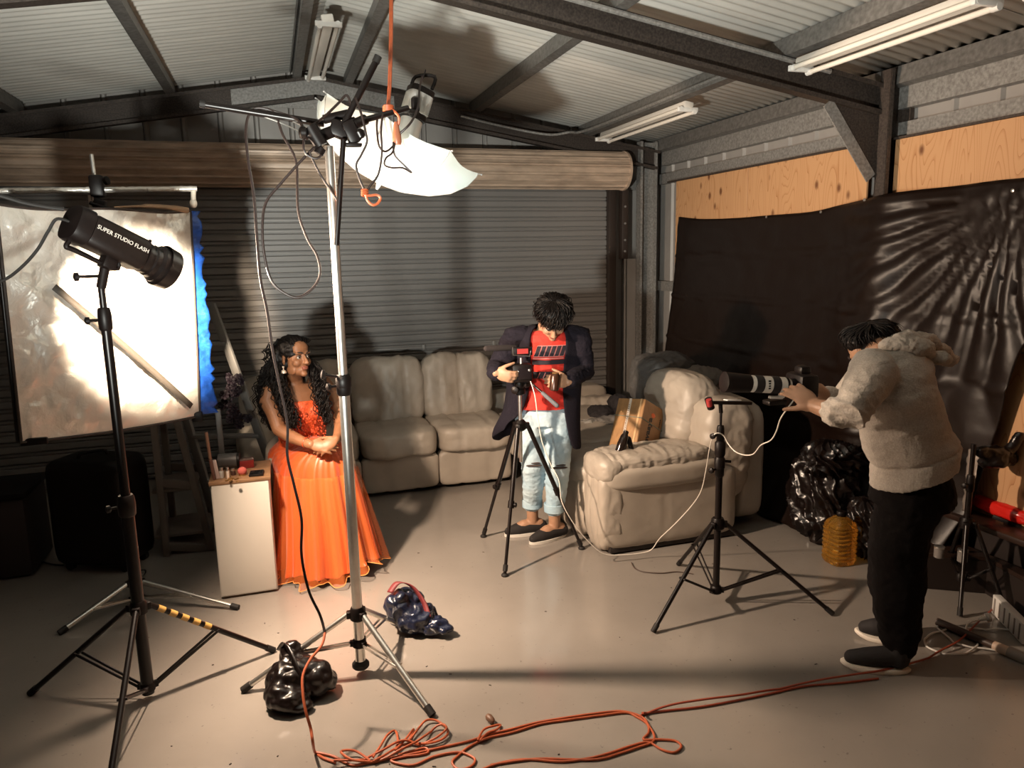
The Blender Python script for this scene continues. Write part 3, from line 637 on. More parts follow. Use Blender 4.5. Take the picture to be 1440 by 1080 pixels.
# ================================================================== FURNITURE
def puff_mb(mb, c, size, n=5.0, M=None, sub=20, wr=0.0, ws=6.0, seed=0.0, fn=None, stretch=(1, 1, 1)):
    c = Vector(c); idx = {}; vs = []; fs = []
    def vert(p):
        k = (round(p.x, 5), round(p.y, 5), round(p.z, 5))
        if k not in idx:
            s = (abs(p.x)**n+abs(p.y)**n+abs(p.z)**n)**(-1/n); q = p*s; nr = Vector((math.copysign(abs(q.x)**(n-1), q.x)/size[0], math.copysign(abs(q.y)**(n-1), q.y)/size[1], math.copysign(abs(q.z)**(n-1), q.z)/size[2]))
            nr.normalize(); w_ = Vector((q.x*size[0]/2, q.y*size[1]/2, q.z*size[2]/2))
            if wr:
                a = Vector((w_.x*ws*stretch[0]+seed, w_.y*ws*stretch[1]+seed*2, w_.z*ws*stretch[2]))
                d = mnoise.noise(a)+.5*abs(mnoise.noise(a*2.3))*-1.2+.25*mnoise.noise(a*5.1); w_ = w_+nr*(d*wr)
            if fn: w_ = fn(q, w_, nr)
            idx[k] = len(vs); vs.append(((M @ w_) if M else w_)+c)
        return idx[k]
    t = [math.tan(PI/4*(-1+2*i/sub)) for i in range(sub+1)]
    for ax in range(3):
        for sg in (-1, 1):
            for i in range(sub):
                for j in range(sub):
                    qd = []
                    for (a, b) in ((t[i], t[j]), (t[i+1], t[j]), (t[i+1], t[j+1]), (t[i], t[j+1])):
                        p = [0, 0, 0]; p[ax] = sg; p[(ax+1) % 3] = a; p[(ax+2) % 3] = b; qd.append(vert(Vector(p)))
                    fs.append(qd)
    return mb.add(vs, fs)
def puff(name, c, size, mat, parent, n=5.0, M=None, sub=20, wr=.012, ws=6.0, seed=None, fn=None, smooth=80, stretch=(1, 1, 1)):
    return puff_mb(MB(), c, size, n, M, sub, wr, ws, random.uniform(0, 50) if seed is None else seed, fn, stretch).build(name, mat, parent, smooth=smooth)
def leather(name, col, b=.35):
    m = pm(name, col, .46, var=.10, vscale=5, bump=b, bscale=11); return m
M_LEATHER = leather('cream_leather', (.40, .345, .285)); M_LEATHER2 = leather('cream_leather_smooth', (.40, .345, .285), .12)
M_DARKBASE = pm('dark_base', (.02, .014, .012), .7)
RZ = lambda a: Matrix.Rotation(R(a), 3, 'Z'); RX = lambda a: Matrix.Rotation(R(a), 3, 'X'); RY = lambda a: Matrix.Rotation(R(a), 3, 'Y')
def seam_fn(axis, at, depth=.018, width=.03):
    def f(q, w_, nr):
        for a in at: w_ = w_-nr*depth*math.exp(-((q[axis]-a)/width)**2)
        return w_
    return f
sofa = thing('corner_sofa', (1.2, 5.3, 0), 'long cream leather corner sofa with recliner seats and a padded right arm', 'sofa')
M_SEAM = pm('leather_seam', (.20, .165, .13), .7)
for k in range(3):
    x = .805-.5725+.5725*k+.0*k
    puff('back_cushion', (x, 5.90, .68), (.585, .34, .56), M_LEATHER, sofa, n=5, M=RX(-10), sub=26, wr=.022, ws=5.5, fn=seam_fn(0, (-.55, .0, .55) if k != 1 else (-.4, .45), .012, .035), stretch=(1.6, 1, .8))
    puff('seat_cushion', (x, 5.58, .385), (.575, .74, .215), M_LEATHER, sofa, n=6, sub=24, wr=.012, ws=6, fn=seam_fn(0, (-.42, .42), .010, .03))
    puff('footrest', (x, 5.335, .165), (.57, .12, .27), M_LEATHER2, sofa, n=9, sub=16, wr=.004, fn=seam_fn(0, (-.42, .42), .007, .03))
puff('arm', (-.20, 5.62, .31), (.26, .84, .56), M_LEATHER, sofa, n=5, wr=.012)
MB().box((.70, 5.72, .05), (2.0, .78, .06), bev=.01).build('base', M_DARKBASE, sofa)
puff('back_shell', (.70, 6.10, .44), (2.05, .20, .80), M_LEATHER2, sofa, n=12, wr=.003)
# corner wedge
puff('corner_seat', (2.12, 5.42, .34), (1.0, .80, .28), M_LEATHER, sofa, n=5, sub=24, wr=.016)
puff('back_cushion', U(828, 585, 5.86), (.58, .32, .36), M_LEATHER, sofa, n=4.5, M=RZ(-8) @ RX(-10), sub=26, wr=.022, ws=7, stretch=(2, 1, .6))
puff('back_shell', (2.25, 6.08, .30), (1.1, .22, .56), M_LEATHER2, sofa, n=10, wr=.004)
# right wing, seats facing left
puff('seat_cushion', (2.10, 4.84, .36), (.76, .62, .25), M_LEATHER, sofa, n=4.5, sub=24, wr=.016, ws=5)
puff('seat_cushion', (2.08, 4.26, .36), (.80, .60, .24), M_LEATHER, sofa, n=4.5, sub=24, wr=.014, ws=5)
for (yy, s) in ((4.84, .60), (4.25, .58)):
    puff('footrest', (1.765, yy, .20), (.18, s, .40), M_LEATHER, sofa, n=4, sub=22, wr=.006, fn=seam_fn(1, (-.6, -.2, .2, .6), .012, .04))
MB().box((2.16, 4.5, .045), (.76, 1.5, .06), bev=.01).build('base', M_DARKBASE, sofa)
# near arm: outer panel, roll and wrinkled pad
puff('arm', (2.16, 3.83, .245), (.90, .26, .43), M_LEATHER2, sofa, n=9, sub=30, wr=.003, fn=seam_fn(0, (-.90, -.12, .42), .008, .014))
puff('arm', (1.775, 3.85, .26), (.17, .30, .50), M_LEATHER, sofa, n=4, sub=20, wr=.010, ws=9, fn=seam_fn(1, (-.5, .1, .6), .01, .06))
puff('arm_roll', (2.11, 3.825, .455), (.80, .31, .155), M_LEATHER2, sofa, n=4, sub=22, wr=.004)
puff('arm_pad', (2.08, 3.86, .535), (.76, .34, .135), M_LEATHER, sofa, n=3.2, sub=40, wr=.010, ws=20, stretch=(2.2, .5, 1))
puff('arm_front', (1.78, 3.86, .50), (.18, .33, .17), M_LEATHER, sofa, n=3, sub=22, wr=.007, ws=14)
# backs of the right wing
puff('back_cushion', (2.50, 4.24, .70), (.34, .60, .54), M_LEATHER, sofa, n=3.6, M=RY(10), sub=34, wr=.014, ws=7, stretch=(1, .8, 2.4))
puff('back_wing', (2.58, 3.92, .53), (.36, .36, .64), M_LEATHER, sofa, n=4, M=RY(5), sub=30, wr=.013, ws=8, stretch=(1, .8, 2.6))
M_DARKLEATHER = leather('grey_throw', (.10, .095, .09))
puff('back_cushion', U(938, 565, 4.86), (.36, .52, .52), M_DARKLEATHER, sofa, n=4, M=RY(8), sub=26, wr=.016)
puff('back_shell', (2.78, 4.55, .42), (.20, 1.5, .78), M_LEATHER2, sofa, n=8, wr=.004)
MB().box((2.18, 3.84, .035), (.84, .24, .05), bev=.006).build('base', M_DARKBASE, sofa)
th = thing('throw_blanket', (2.6, 5.0, .7), 'dark grey blanket thrown over the far back cushion of the sofa', 'blanket')
puff('blanket', U(933, 533, 5.05), (.46, .50, .40), M_DARKLEATHER, th, n=3.2, sub=28, wr=.03, ws=6)
puff('blanket_fold', U(985, 533, 4.75), (.30, .34, .18), pm('grey_towel', (.20, .18, .16), .8, bump=.4), th, n=2.8, sub=24, wr=.03, ws=9)
# clothes heaped in the sofa corner
M_CLOTHK = pm('black_cloth', (.012, .009, .010), .85); M_CLOTHG = pm('grey_cloth', (.17, .155, .14), .85, var=.2)
g = thing('clothes_heap', (2.2, 5.3, .5), 'heap of black and grey clothes in the corner of the sofa', 'clothes')
puff('garment', U(852, 600, 5.05), (.34, .30, .13), M_CLOTHG, g, n=2.6, sub=26, wr=.03, ws=9)
puff('garment', U(822, 602, 5.1), (.18, .22, .13), pm('pale_cloth', (.30, .28, .25), .85), g, n=2.4, sub=22, wr=.03, ws=9)
puff('garment', U(846, 581, 5.25), (.24, .22, .11), M_CLOTHK, g, n=2.6, sub=22, wr=.03, ws=9)
puff('garment', U(872, 573, 5.2), (.16, .22, .17), M_CLOTHK, g, n=2.6, sub=22, wr=.03, ws=9)
puff('garment', U(800, 606, 5.15), (.16, .2, .08), M_CLOTHK, g, n=2.6, sub=18, wr=.02, ws=9)
puff('garment', U(838, 637, 4.55), (.40, .36, .12), pm('pale_sheet', (.42, .39, .35), .7), g, n=2.6, sub=28, wr=.02, ws=5)
# ---- carton leaning on the back cushion
M_CARD = pm('cardboard', (.36, .19, .075), .62, var=.18, vscale=14, stretch=(3, 3, .6)); M_CARD2 = pm('cardboard_dark', (.30, .15, .058), .5, var=.15, vscale=14)
def carton():
    up = V(.36, .30, .88).normalized(); xa = V(.70, -.66, 0); xa = (xa-up*xa.dot(up)).normalized(); ya = up.cross(xa)   # xa: along the face that carries the lettering... ya: away
    B = U(890, 648, 3.95)     # near bottom corner edge
    w1, w2, h = .20, .245, .40
    lft = V(-.46, .888, 0); lft = (lft-up*lft.dot(up)).normalized(); rgt = up.cross(lft)*-1; rgt = rgt if rgt.x > 0 else -rgt
    c = B+lft*w1/2+rgt*w2/2+up*h/2; Mx = Matrix((lft, rgt, up)).transposed()
    t = thing('carton', B+lft*w1/2+rgt*w2/2, 'brown cardboard carton with printed lettering tied with cord on the sofa', 'box')
    MB().box(c, (w1, w2, h), Mx, bev=.004).build('carton_body', M_CARD, t)
    nl = -rgt; nr = -lft      # outward normals: left visible face spans lft/up with normal -rgt ; right face spans rgt/up with normal -lft
    MB().box(B+rgt*w2/2+up*h/2+nr*.001, (.002, w2*.97, h*.97), Mx).build('printed_face', M_CARD2, t, smooth=0)
    MB().box(B+lft*w1*.52+up*h/2+nl*.0012, (.018, .0024, h), Mx).build('tape', pm('packing_tape', (.72, .62, .52), .3), t, smooth=0)
    mk = MB()
    for k in range(26): mk.box(B+lft*(w1*.52+random.uniform(-.003, .003))+up*(.02+k*.0135)+nl*.0028, (random.uniform(.004, .010), .0006, random.uniform(.003, .007)), Mx)
    mk.build('tape_print', pm('tape_ink', (.16, .09, .06), .5), t, smooth=0)
    MB().box(B+lft*w1*.13+up*h/2+nl*.001, (.012, .002, h), Mx).build('edge_band', pm('pale_edge', (.62, .40, .20), .5), t, smooth=0)
    for z, tl in ((.275, 0), (.035, .0)):
        e = .004; q = [B+nl*e+nr*e+up*z, B+lft*w1+nl*e-nr*e+up*(z+.012), B+lft*w1+rgt*w2-nl*e-nr*e+up*(z+.01), B+rgt*w2-nl*e+nr*e+up*(z-.01)]
        MB().tube(q, .0035, 6, closed=True).build('cord', pm('green_cord', (.20, .22, .16), .7), t)
    ink = pm('black_ink', (.010, .005, .004), .5)
    text('lettering', 'Devaaya', .064, frameM(B+rgt*w2*.40+up*h*.50+nr*.0025, up, -rgt), ink, t, bold=.0022)
    fl2 = MB(); 
    for k in range(5):
        a = R(-50+25*k); fl2.ell(B+rgt*(w2*.50)+rgt*math.sin(a)*.014+up*(h*.80+math.cos(a)*.012-.004)+nr*.0025, (.002, .0075, .017), Mx @ Matrix.Rotation(-a, 3, 'X'), 10, 8)
    fl2.build('emblem', pm('orange_print', (.72, .13, .03), .5), t)
    text('lettering', 'Devaaya', .020, frameM(B+rgt*w2*.86+up*h*.74+nr*.0025, up, -rgt), ink, t)
carton()
hd_ = thing('hair_dryer', U(878, 652, 3.84), 'glossy black hair dryer propped on the sofa arm in front of the carton', 'hair dryer')
a, b = U(866, 652, 3.83), U(881, 606, 3.85)
MB().lathe([(.012, 0), (.024, .006), (.028, .05), (.03, .12), (.024, .17), (.016, .185), (.017, .20), (.01, .205)], a, b-a, 20).build('barrel', pm('gloss_black', (.014, .009, .007), .12), hd_)
MB().limb([(U(884, 617, 3.85), .016), (U(889, 635, 3.84), .015), (U(894, 653, 3.83), .018)], 12).build('handle', MATS['gloss_black'], hd_)
MB().tube(catmull([U(894, 655, 3.83), U(905, 652, 3.84), U(925, 648, 3.86), U(950, 645, 3.88), U(975, 640, 3.92)], 5), .004, 6).build('power_lead', M_RUBBER, hd_)
# ---- tub chair under the woman
tc_ = thing('tub_chair', (.10, 4.42, 0), 'low beige tub chair under the woman in orange', 'chair')
P = []
for j in range(9):
    row = []
    for i in range(33):
        a = R(30+ (240-30)*i/32); z = .03+.63*(j/8)-.05*(j/8)*math.cos(PI*2*(i/32)); r = .275+.025*math.sin(PI*j/8); row.append(V(.165+r*math.cos(a), 4.40+r*math.sin(a)*.95, z))
    P.append(row)
o = MB().grid(P).build('shell', M_LEATHER2, tc_, smooth=80); m_ = o.modifiers.new('t', 'SOLIDIFY'); m_.thickness = .05; m_ = o.modifiers.new('b', 'BEVEL'); m_.width = .02; m_.segments = 3
MB().lathe([(.2, .05), (.255, .06), (.265, .40), (.24, .45), (.0, .46)], (.165, 4.40, 0), n=32, caps=False).build('seat', M_LEATHER2, tc_)
# ---- white plinth with a wooden top
pl = thing('side_cabinet', (-.235, 4.08, 0), 'narrow white cabinet with a brown wooden top beside the woman', 'cabinet')
M_WHITEP = pm('white_laminate', (.62, .575, .51), .42)
MB().box((-.235, 4.08, .315), (.285, .325, .61), bev=.003).build('body', M_WHITEP, pl); MB().box((-.235, 3.912, .32), (.275, .012, .60), bev=.002).build('front_panel', M_WHITEP, pl)
MB().box((-.235, 4.08, .005), (.26, .30, .012)).build('base', pm('oak_brown', (.22, .12, .06), .5, var=.3, vscale=9, stretch=(1, 8, 1)), pl)
MB().box((-.235, 4.075, .629), (.30, .345, .018), bev=.003).build('top', MATS['oak_brown'], pl)
TZ = .6385
def T(px, py, z=TZ): return G(px, py, z)
ph = thing('mobile_phone', T(361, 667), 'black phone lying on the front corner of the white cabinet', 'phone')
MB().box(T(361, 667)+V(0, 0, .006), (.072, .085, .011), RZ(-4), bev=.004).build('body', M_BLACKPLASTIC, ph); MB().box(T(361, 667)+V(0, 0, .0122), (.064, .076, .0012), RZ(-4)).build('screen', pm('phone_glass', (.008, .007, .008), .08), ph)
rb = thing('makeup_box', T(346, 656), 'red make-up box at the back of the white cabinet', 'box'); MB().box(T(347, 657)+V(0, 0, .022), (.075, .05, .044), RZ(4), bev=.003).build('body', pm('red_box', (.20, .015, .012), .35), rb); MB().box(T(347, 657)+V(0, 0, .047), (.077, .052, .006), RZ(4), bev=.002).build('lid', pm('smoky_lid', (.12, .08, .07), .2), rb)
cpt = thing('powder_puff', T(341, 666), 'round pink powder puff in front of the red make-up box', 'make-up'); MB().ell(T(341, 668)+V(0, 0, .022), (.024, .024, .022)).build('puff', pm('pink_puff', (.50, .10, .08), .8), cpt); MB().lathe([(.018, 0), (.02, .006), (.012, .008)], T(341, 668), n=16).build('dish', pm('gold_metal', (.55, .32, .12), .3, .8), cpt)
cn = thing('grey_canister', T(316, 662), 'grey canister lying on its side on the white cabinet', 'canister')
ca = T(306, 664)+V(0, 0.06, .042); cb_ = T(331, 662)+V(0, .06, .042); MB().lathe([(.03, 0), (.04, .005), (.041, .10), (.038, .102)], ca, cb_-ca, 24).build('body', pm('canister_grey', (.10, .09, .085), .4), cn); MB().lathe([(.038, .10), (.043, .103), (.043, .115), (.03, .117)], ca, cb_-ca, 24).build('rim', M_BLACKPLASTIC, cn)
for i, (px, py, h, r, c, nm, lb) in enumerate([(312, 672, .055, .011, (.55, .52, .48), 'perfume_bottle', 'small clear bottle standing left on the white cabinet'), (321, 673, .06, .008, (.70, .60, .52), 'lipstick', 'pale lipstick standing near the front of the white cabinet'), (328, 668, .035, .013, (.08, .04, .03), 'cream_jar', 'small dark jar in front of the grey canister')]):
    t = thing(nm, T(px, py), lb, 'make-up'); MB().lathe([(r*.9, 0), (r, .003), (r, h*.65), (r*.6, h*.68)], T(px, py), n=14).build('body', pm(nm+'_mat', c, .25), t); MB().lathe([(r*.6, h*.66), (r*.75, h*.68), (r*.75, h), (r*.6, h*1.01)], T(px, py), n=14).build('cap', M_CHROME, t)
jw = MB()
for k in range(14): p = T(random.uniform(318, 335), random.uniform(673, 679)); jw.lathe([(.003, .0), (.007, .002), (.006, .006), (.0, .007)], p, n=8, caps=False)
tag(jw.build('jewellery', MATS['gold_metal']), 'scatter of small gold jewellery at the front edge of the white cabinet', 'jewellery', kind='stuff')
hb_ = thing('hair_brush', T(303, 677), 'wooden paddle hair brush standing at the left edge of the white cabinet', 'hair brush')
MB().beam(T(302, 674), T(302, 674)+V(-.012, .0, .11), .038, .016, bev=.006).build('head', pm('brush_brown', (.12, .05, .035), .5), hb_); MB().beam(T(307, 673)+V(0, 0, 0), T(305, 673)+V(-.006, 0, .10), .006, .02, bev=.002).build('bristle_pad', pm('pad_pink', (.55, .42, .38), .7), hb_)
MB().cyl(T(302, 674)+V(-.012, 0, .10), T(302, 674)+V(-.020, 0, .25), .008, n=10).build('handle', pm('tan_wood', (.25, .13, .08), .5), hb_)
# ---- leaning ladder with a garland, trestle shelf, suitcase, storage crate
M_ALU = pm('pale_aluminium', (.26, .25, .235), .45, .4)
ld = thing('step_ladder', (-.45, 4.6, 0), 'pale aluminium ladder leaning behind the white cabinet', 'ladder')
a0, a1 = U(297, 428, 4.75), U(378, 646, 4.6); dd = (a1-a0).normalized(); a2 = a0+dd*((a0.z-.02)/-dd.z); off = V(-.34, .12, 0)
for o_ in (V(0, 0, 0), off): MB().beam(a0+o_, a2+o_*1.3, .022, .05, bev=.003).build('rail', M_ALU, ld)
for k in range(5):
    q = a0.lerp(a2, .16+.19*k); MB().beam(q, q+off*(1+.06*k), .05, .022, bev=.003).build('rung', M_ALU, ld)
p0 = U(306, 575, 4.45); MB().beam(p0, U(310.5, 617, 4.45)-V(0, 0, .5), .018, .03, bev=.002).build('brace', M_ALU, ld)
MB().beam(U(291, 580, 4.3), U(309, 577, 4.3), .02, .012, bev=.002).build('hinge', M_ALU, ld)
gar = thing('flower_garland', U(325, 565, 4.45), 'garland of dark purple flowers hung on the ladder', 'flowers')
fm = MB()
for k in range(7):
    a = 2*PI*k/7; fm.ell(V(.016*math.cos(a), .016*math.sin(a), .002), (.015, .011, .005), Matrix.Rotation(a, 3, 'Z') @ Matrix.Rotation(R(-25), 3, 'Y'), 8, 6)
fm.ell((0, 0, .006), (.007, .007, .007), None, 8, 6); M_PURPLE = pm('purple_petal', (.010, .0025, .0075), .7, var=.4)
f0 = None; gpos = U(325, 565, 4.45)
for k in range(34):
    u = k/33; p = U(322+10*math.sin(u*9)+random.uniform(-11, 11)+8*u, 533+62*u+random.uniform(-6, 6), 4.45+random.uniform(-.05, .03))
    if f0 is None: f0 = fm.build('flower', M_PURPLE, gar); f0.data.transform(Matrix.Translation(worldloc(gar)))
    else: o = f0.copy(); COL.objects.link(o); o.parent = gar; f1 = o
    (f0 if k == 0 else f1).location = p-gpos; (f0 if k == 0 else f1).rotation_euler = (R(random.uniform(40, 130)), random.uniform(-.6, .6), random.uniform(-.9, .9))
MB().tube(catmull([U(318, 530, 4.47), U(328, 552, 4.47), U(322, 575, 4.47), U(332, 600, 4.47)], 6), .006, 6).build('stem', pm('garland_stem', (.03, .02, .03), .8), gar)
M_TREST = pm('painted_pine', (.15, .12, .10), .6, var=.1)
tr = thing('trestle_shelf', (-.6, 4.8, 0), 'pale wooden A-frame trestle shelf in the dark behind the silver panel', 'shelf')
for yy in (4.66, 5.02):
    l0, l1 = U(211, 596, 4.66), U(236, 784, 4.66); r0, r1 = U(240, 575, 4.66), U(298, 772, 4.66); o_ = V(0, yy-4.66, 0); l1 = V(l1.x, l1.y, .005); r1 = V(r1.x, r1.y, .005)
    MB().beam(l0+V(.02, 0, .1)+o_, l1+o_, .06, .035, bev=.003).build('leg', M_TREST, tr); MB().beam(r0+V(0, 0, .1)+o_, r1+o_, .06, .035, bev=.003).build('leg', M_TREST, tr)
    MB().beam(U(226, 678, 4.66)+o_, U(272, 682, 4.66)+o_, .03, .05, bev=.003).build('crossbar', M_TREST, tr)
    MB().beam(U(236, 768, 4.66)+o_, U(296, 770, 4.66)+o_, .03, .05, bev=.003).build('crossbar', M_TREST, tr)
q = U(265, 765, 4.84); MB().box((q.x, 4.84, .12), (.32, .36, .018), bev=.002).build('shelf_board', M_TREST, tr); q = U(250, 683, 4.84); MB().box((q.x, 4.84, .40), (.24, .36, .018), bev=.002).build('shelf_board', M_TREST, tr)
MB().box((-.66, 4.84, .86), (.2, .42, .03), bev=.003).build('top_board', M_TREST, tr)
sc_ = thing('suitcase', (-1.12, 4.62, 0), 'large black upright suitcase in the dark behind the stands', 'suitcase')
puff('shell', (-1.04, 4.64, .35), (.46, .30, .62), M_BLACKPLASTIC, sc_, n=10, M=RZ(-25), sub=16, wr=.002)
for s_ in (-1, 1): 
    MB().cyl(V(-1.04, 4.64, .025)+RZ(-25) @ V(.17*s_, -.1, 0), V(-1.04, 4.64, .025)+RZ(-25) @ V(.17*s_, -.07, 0), .025, n=14).build('wheel', M_RUBBER, sc_)
    MB().cyl(V(-1.04, 4.64, .025)+RZ(-25) @ V(.17*s_, .1, 0), V(-1.04, 4.64, .025)+RZ(-25) @ V(.17*s_, .07, 0), .025, n=14).build('wheel', M_RUBBER, sc_)
MB().tube(catmull([V(-1.12, 4.60, .655), V(-1.10, 4.61, .685), V(-1.0, 4.65, .685), V(-.98, 4.66, .655)], 4), .009, 8).build('handle', M_BLACKPLASTIC, sc_)
ct = thing('storage_crate', (-1.62, 4.75, 0), 'dark low storage crate at the left edge behind the panel', 'crate')
MB().box((-1.66, 4.8, .24), (.5, .42, .46), bev=.02).build('body', pm('crate_brown', (.02, .012, .012), .6), ct); MB().box((-1.66, 4.8, .48), (.53, .45, .04), bev=.012).build('lid', M_BLACKPLASTIC, ct)
tag(MB().tube([p+V(0, 0, .006) for p in catmull([G(-20, 745), G(10, 762), G(40, 783), G(70, 794), G(90, 796)], 6)], .005, 8).build('cable', M_RUBBER), 'thin black cable on the dark floor left of the suitcase', 'cable')
# ---- black plastic backdrop hung over the plywood
M_BLACKSHEET = pm('black_polythene', (.008, .0035, .002), .40, bump=.30, bscale=8, spec=.32)
def backdrop():
    tops = [(955, 305, 3.43), (985, 308, 3.43), (1030, 307, 3.43), (1080, 303, 3.43), (1140, 298, 3.42), (1180, 289, 3.40), (1218, 280, 3.33), (1245, 273, 3.32), (1290, 267, 3.38), (1340, 262, 3.41), (1400, 254, 3.42), (1440, 250, 3.42), (1485, 244, 3.42)]
    TP = [UX(px, py, X) for px, py, X in tops]; TP = catmull(TP, 8); n = len(TP)
    t = thing('backdrop_sheet', (3.2, 4.3, 0), 'crumpled black plastic sheet hung as a backdrop over the plywood wall', 'backdrop')
    yA, yB = TP[0].y, TP[-1].y; NV = 90; P = []
    nail = UX(1430, 270, 3.42)
    for j in range(NV+1):
        v = j/NV; row = []
        for i, p in enumerate(TP):
            u = i/(n-1); z = p.z*(1-v)+.02*v; y = p.y + .42*max(0, v-.30)*(0 if u < .5 else 1)*min(1, (u-.5)*2) + (-.10*(1-u)*v); x = p.x-.30*v**1.3*(1-u)-.08*v*u
            if v > .80: x -= (v-.80)*2.0*(.45+.25*mnoise.noise(V(u*9, 0, 0)))
            e = min(1, v/.03)
            w_ = .012*mnoise.noise(V(y*3.1, z*2.2, 0))+.006*mnoise.noise(V(y*8, z*7, 2))+.004*abs(mnoise.noise(V(y*14+z*5, z*13, 5)))
            # folds fanning from the nail
            dy, dz = nail.y-y, nail.z-z; rr = math.hypot(dy, dz); an = math.atan2(-dy, dz+1e-6)
            w_ += .030*math.sin(an*17+.8*mnoise.noise(V(rr*3, an*3, 0)))*math.exp(-((rr-.55)/.55)**2)*(1 if z < nail.z+.05 else 0)
            # packing creases
            for zc in (1.72, 1.38, 1.02, .66): w_ += -.012*math.exp(-((z-zc-.02*mnoise.noise(V(y*2, zc, 0))-.03*(u-.5))/.012)**2)
            for yc in (5.2, 4.45, 3.72, 3.0): w_ += -.009*math.exp(-((y-yc)/.012)**2)
            w_ += .05*max(0, v-.5)*mnoise.noise(V(y*4, z*3, 7))
            row.append(V(x-abs(w_)*1.1*e - .004, y, z))
        P.append(row)
    o = MB().grid(P).build('sheet', M_BLACKSHEET, t, smooth=80); m_ = o.modifiers.new('t', 'SOLIDIFY'); m_.thickness = .002
    for px, py, X in ((1431, 268, 3.40), (1083, 305, 3.43), (1160, 298, 3.41), (1222, 281, 3.325)):
        q = UX(px, py, X); MB().lathe([(.002, 0), (.009, .001), (.009, .004), (.0, .006)], q+V(-.03, 0, 0), (-1, 0, 0), 10, caps=False).build('nail', M_CHROME, t)
backdrop()
# heap of the same plastic gathered on the floor, and dark cases behind the photographer
hp = thing('plastic_heap', (2.95, 3.2, 0), 'crumpled heap of glossy black plastic behind the oil bottle', 'plastic sheet')
for (c, s, nn) in (((3.06, 3.50, .27), (.36, .46, .56), 2.4), ((3.12, 3.20, .17), (.26, .34, .36), 2.4), ((3.04, 3.42, .53), (.40, .32, .24), 2.2)):
    def flat_(q, w_, nr, c=c):
        w_ = w_-nr*.035*abs(math.sin(7*math.atan2(q.y, q.x)+5*q.z+2.5*mnoise.noise(q*2.2)))*(1-q.z*.4); w_.z = max(w_.z, -c[2]+.004); return w_
    puff('plastic_fold', c, s, M_VINYL, hp, n=nn, sub=40, wr=.03, ws=3.5, fn=flat_, stretch=(1, 1, 2.5))
# ================================================================== PEOPLE
def ellF(mb, M4, c, rad, rot=None, nu=16, nv=10):
    m3 = M4.to_3x3(); return mb.ell(M4 @ Vector(c), rad, m3 @ rot if rot else m3, nu, nv)
def head_frame(center, fwd, up):
    f = Vector(fwd).normalized(); u = Vector(up); u = (u-f*u.dot(f)).normalized(); x = f.cross(u)
    return Matrix(((x.x, f.x, u.x, center[0]), (x.y, f.y, u.y, center[1]), (x.z, f.z, u.z, center[2]), (0, 0, 0, 1)))
def head_shapes(mb, H, s=1.0, male=False):
    def e(c, r, rot=None): ellF(mb, H, Vector(c)*s, tuple(k*s for k in r), rot)
    e((0, -.012, .035), (.074, .093, .084)); e((0, .028, -.02), (.062, .066, .085)); e((0, .034, -.072), (.050 if male else .046, .055, .040))
    e((0, .074, -.098), (.022, .020, .017)); e((0, .060, .055), (.055, .034, .045))
    for k in (-1, 1):
        e((.036*k, .062, -.028), (.026, .030, .026)); e((.030*k, .083, .026), (.026, .012, .008)); e((.046*k, .02, -.07), (.014, .04, .03))
        e((.075*k, -.006, -.008), (.008, .019, .031), Matrix.Rotation(-.35*k, 3, 'Z')); e((.010*k, .106, -.034), (.009, .011, .008))
    P = lambda c: H @ (Vector(c)*s)
    mb.limb([(P((0, .088, .016)), .008*s), (P((0, .104, -.012)), .010*s), (P((0, .114, -.031)), .0115*s)], 10)
    e((0, .095, -.058), (.022, .010, .0055)); e((0, .094, -.068), (.019, .010, .0065))
def face_post(H, s=1.0):
    Hi = np.array(H.inverted())
    def post(co, nr):
        q = (np.c_[co, np.ones(len(co))] @ Hi.T)[:, :3]/s
        fwd = np.array(H.to_3x3() @ Vector((0, 1, 0)))
        d = np.zeros(len(co))
        for k in (-1, 1):
            g = np.exp(-(((q[:, 0]-.031*k)/.015)**2+((q[:, 2]-.004)/.011)**2))*(q[:, 1] > .04)*(q[:, 1] < .13); d -= .010*g
        d -= .004*np.exp(-((q[:, 0]/.018)**2+((q[:, 2]+.0625)/.0022)**2))*(q[:, 1] > .08)*(q[:, 1] < .13)
        return co+fwd[None, :]*(d*s)[:, None]
    return post
def face_parts(H, parent, skinm, s=1.0, brow=(.018, .010, .008)):
    P = lambda c: H @ (Vector(c)*s)
    wh = pm('eye_white', (.38, .33, .28), .25); ir = pm('iris_brown', (.02, .010, .006), .15); bm_ = pm('brow_hair', brow, .8)
    ey = MB(); ii = MB(); br = MB()
    for k in (-1, 1):
        ey.ell(P((.031*k, .0795, .003)), (.0118*s,)*3, None, 14, 10); ii.ell(P((.0325*k, .0868, .003)), (.0066*s,)*3, None, 12, 8)
        br.tube([P((x_*k, y_, z_)) for x_, y_, z_ in ((.012, .0985, .024), (.026, .0975, .031), (.040, .088, .031), (.052, .074, .024))], [.0030*s, .0040*s, .0034*s, .0012*s], 8)
        br.tube([P((x_*k, y_, z_)) for x_, y_, z_ in ((.018, .0895, .007), (.027, .0935, .0125), (.037, .0905, .0115), (.047, .078, .005))], [.0015*s, .0024*s, .0026*s, .0012*s], 6)
    ey.build('eyes', wh, parent); ii.build('irises', ir, parent); br.build('brows', bm_, parent)
def lips_fn(H, s=1.0):
    Hi = np.array(H.inverted())
    def f(cen):
        q = (np.c_[cen, np.ones(len(cen))] @ Hi.T)[:, :3]/s
        return ((np.abs(q[:, 0]) < .023) & (q[:, 2] < -.051) & (q[:, 2] > -.0755) & (q[:, 1] > .092-(np.abs(q[:, 0])/.023)**2*.012) & (q[:, 1] < .13)).astype(int)
    return f
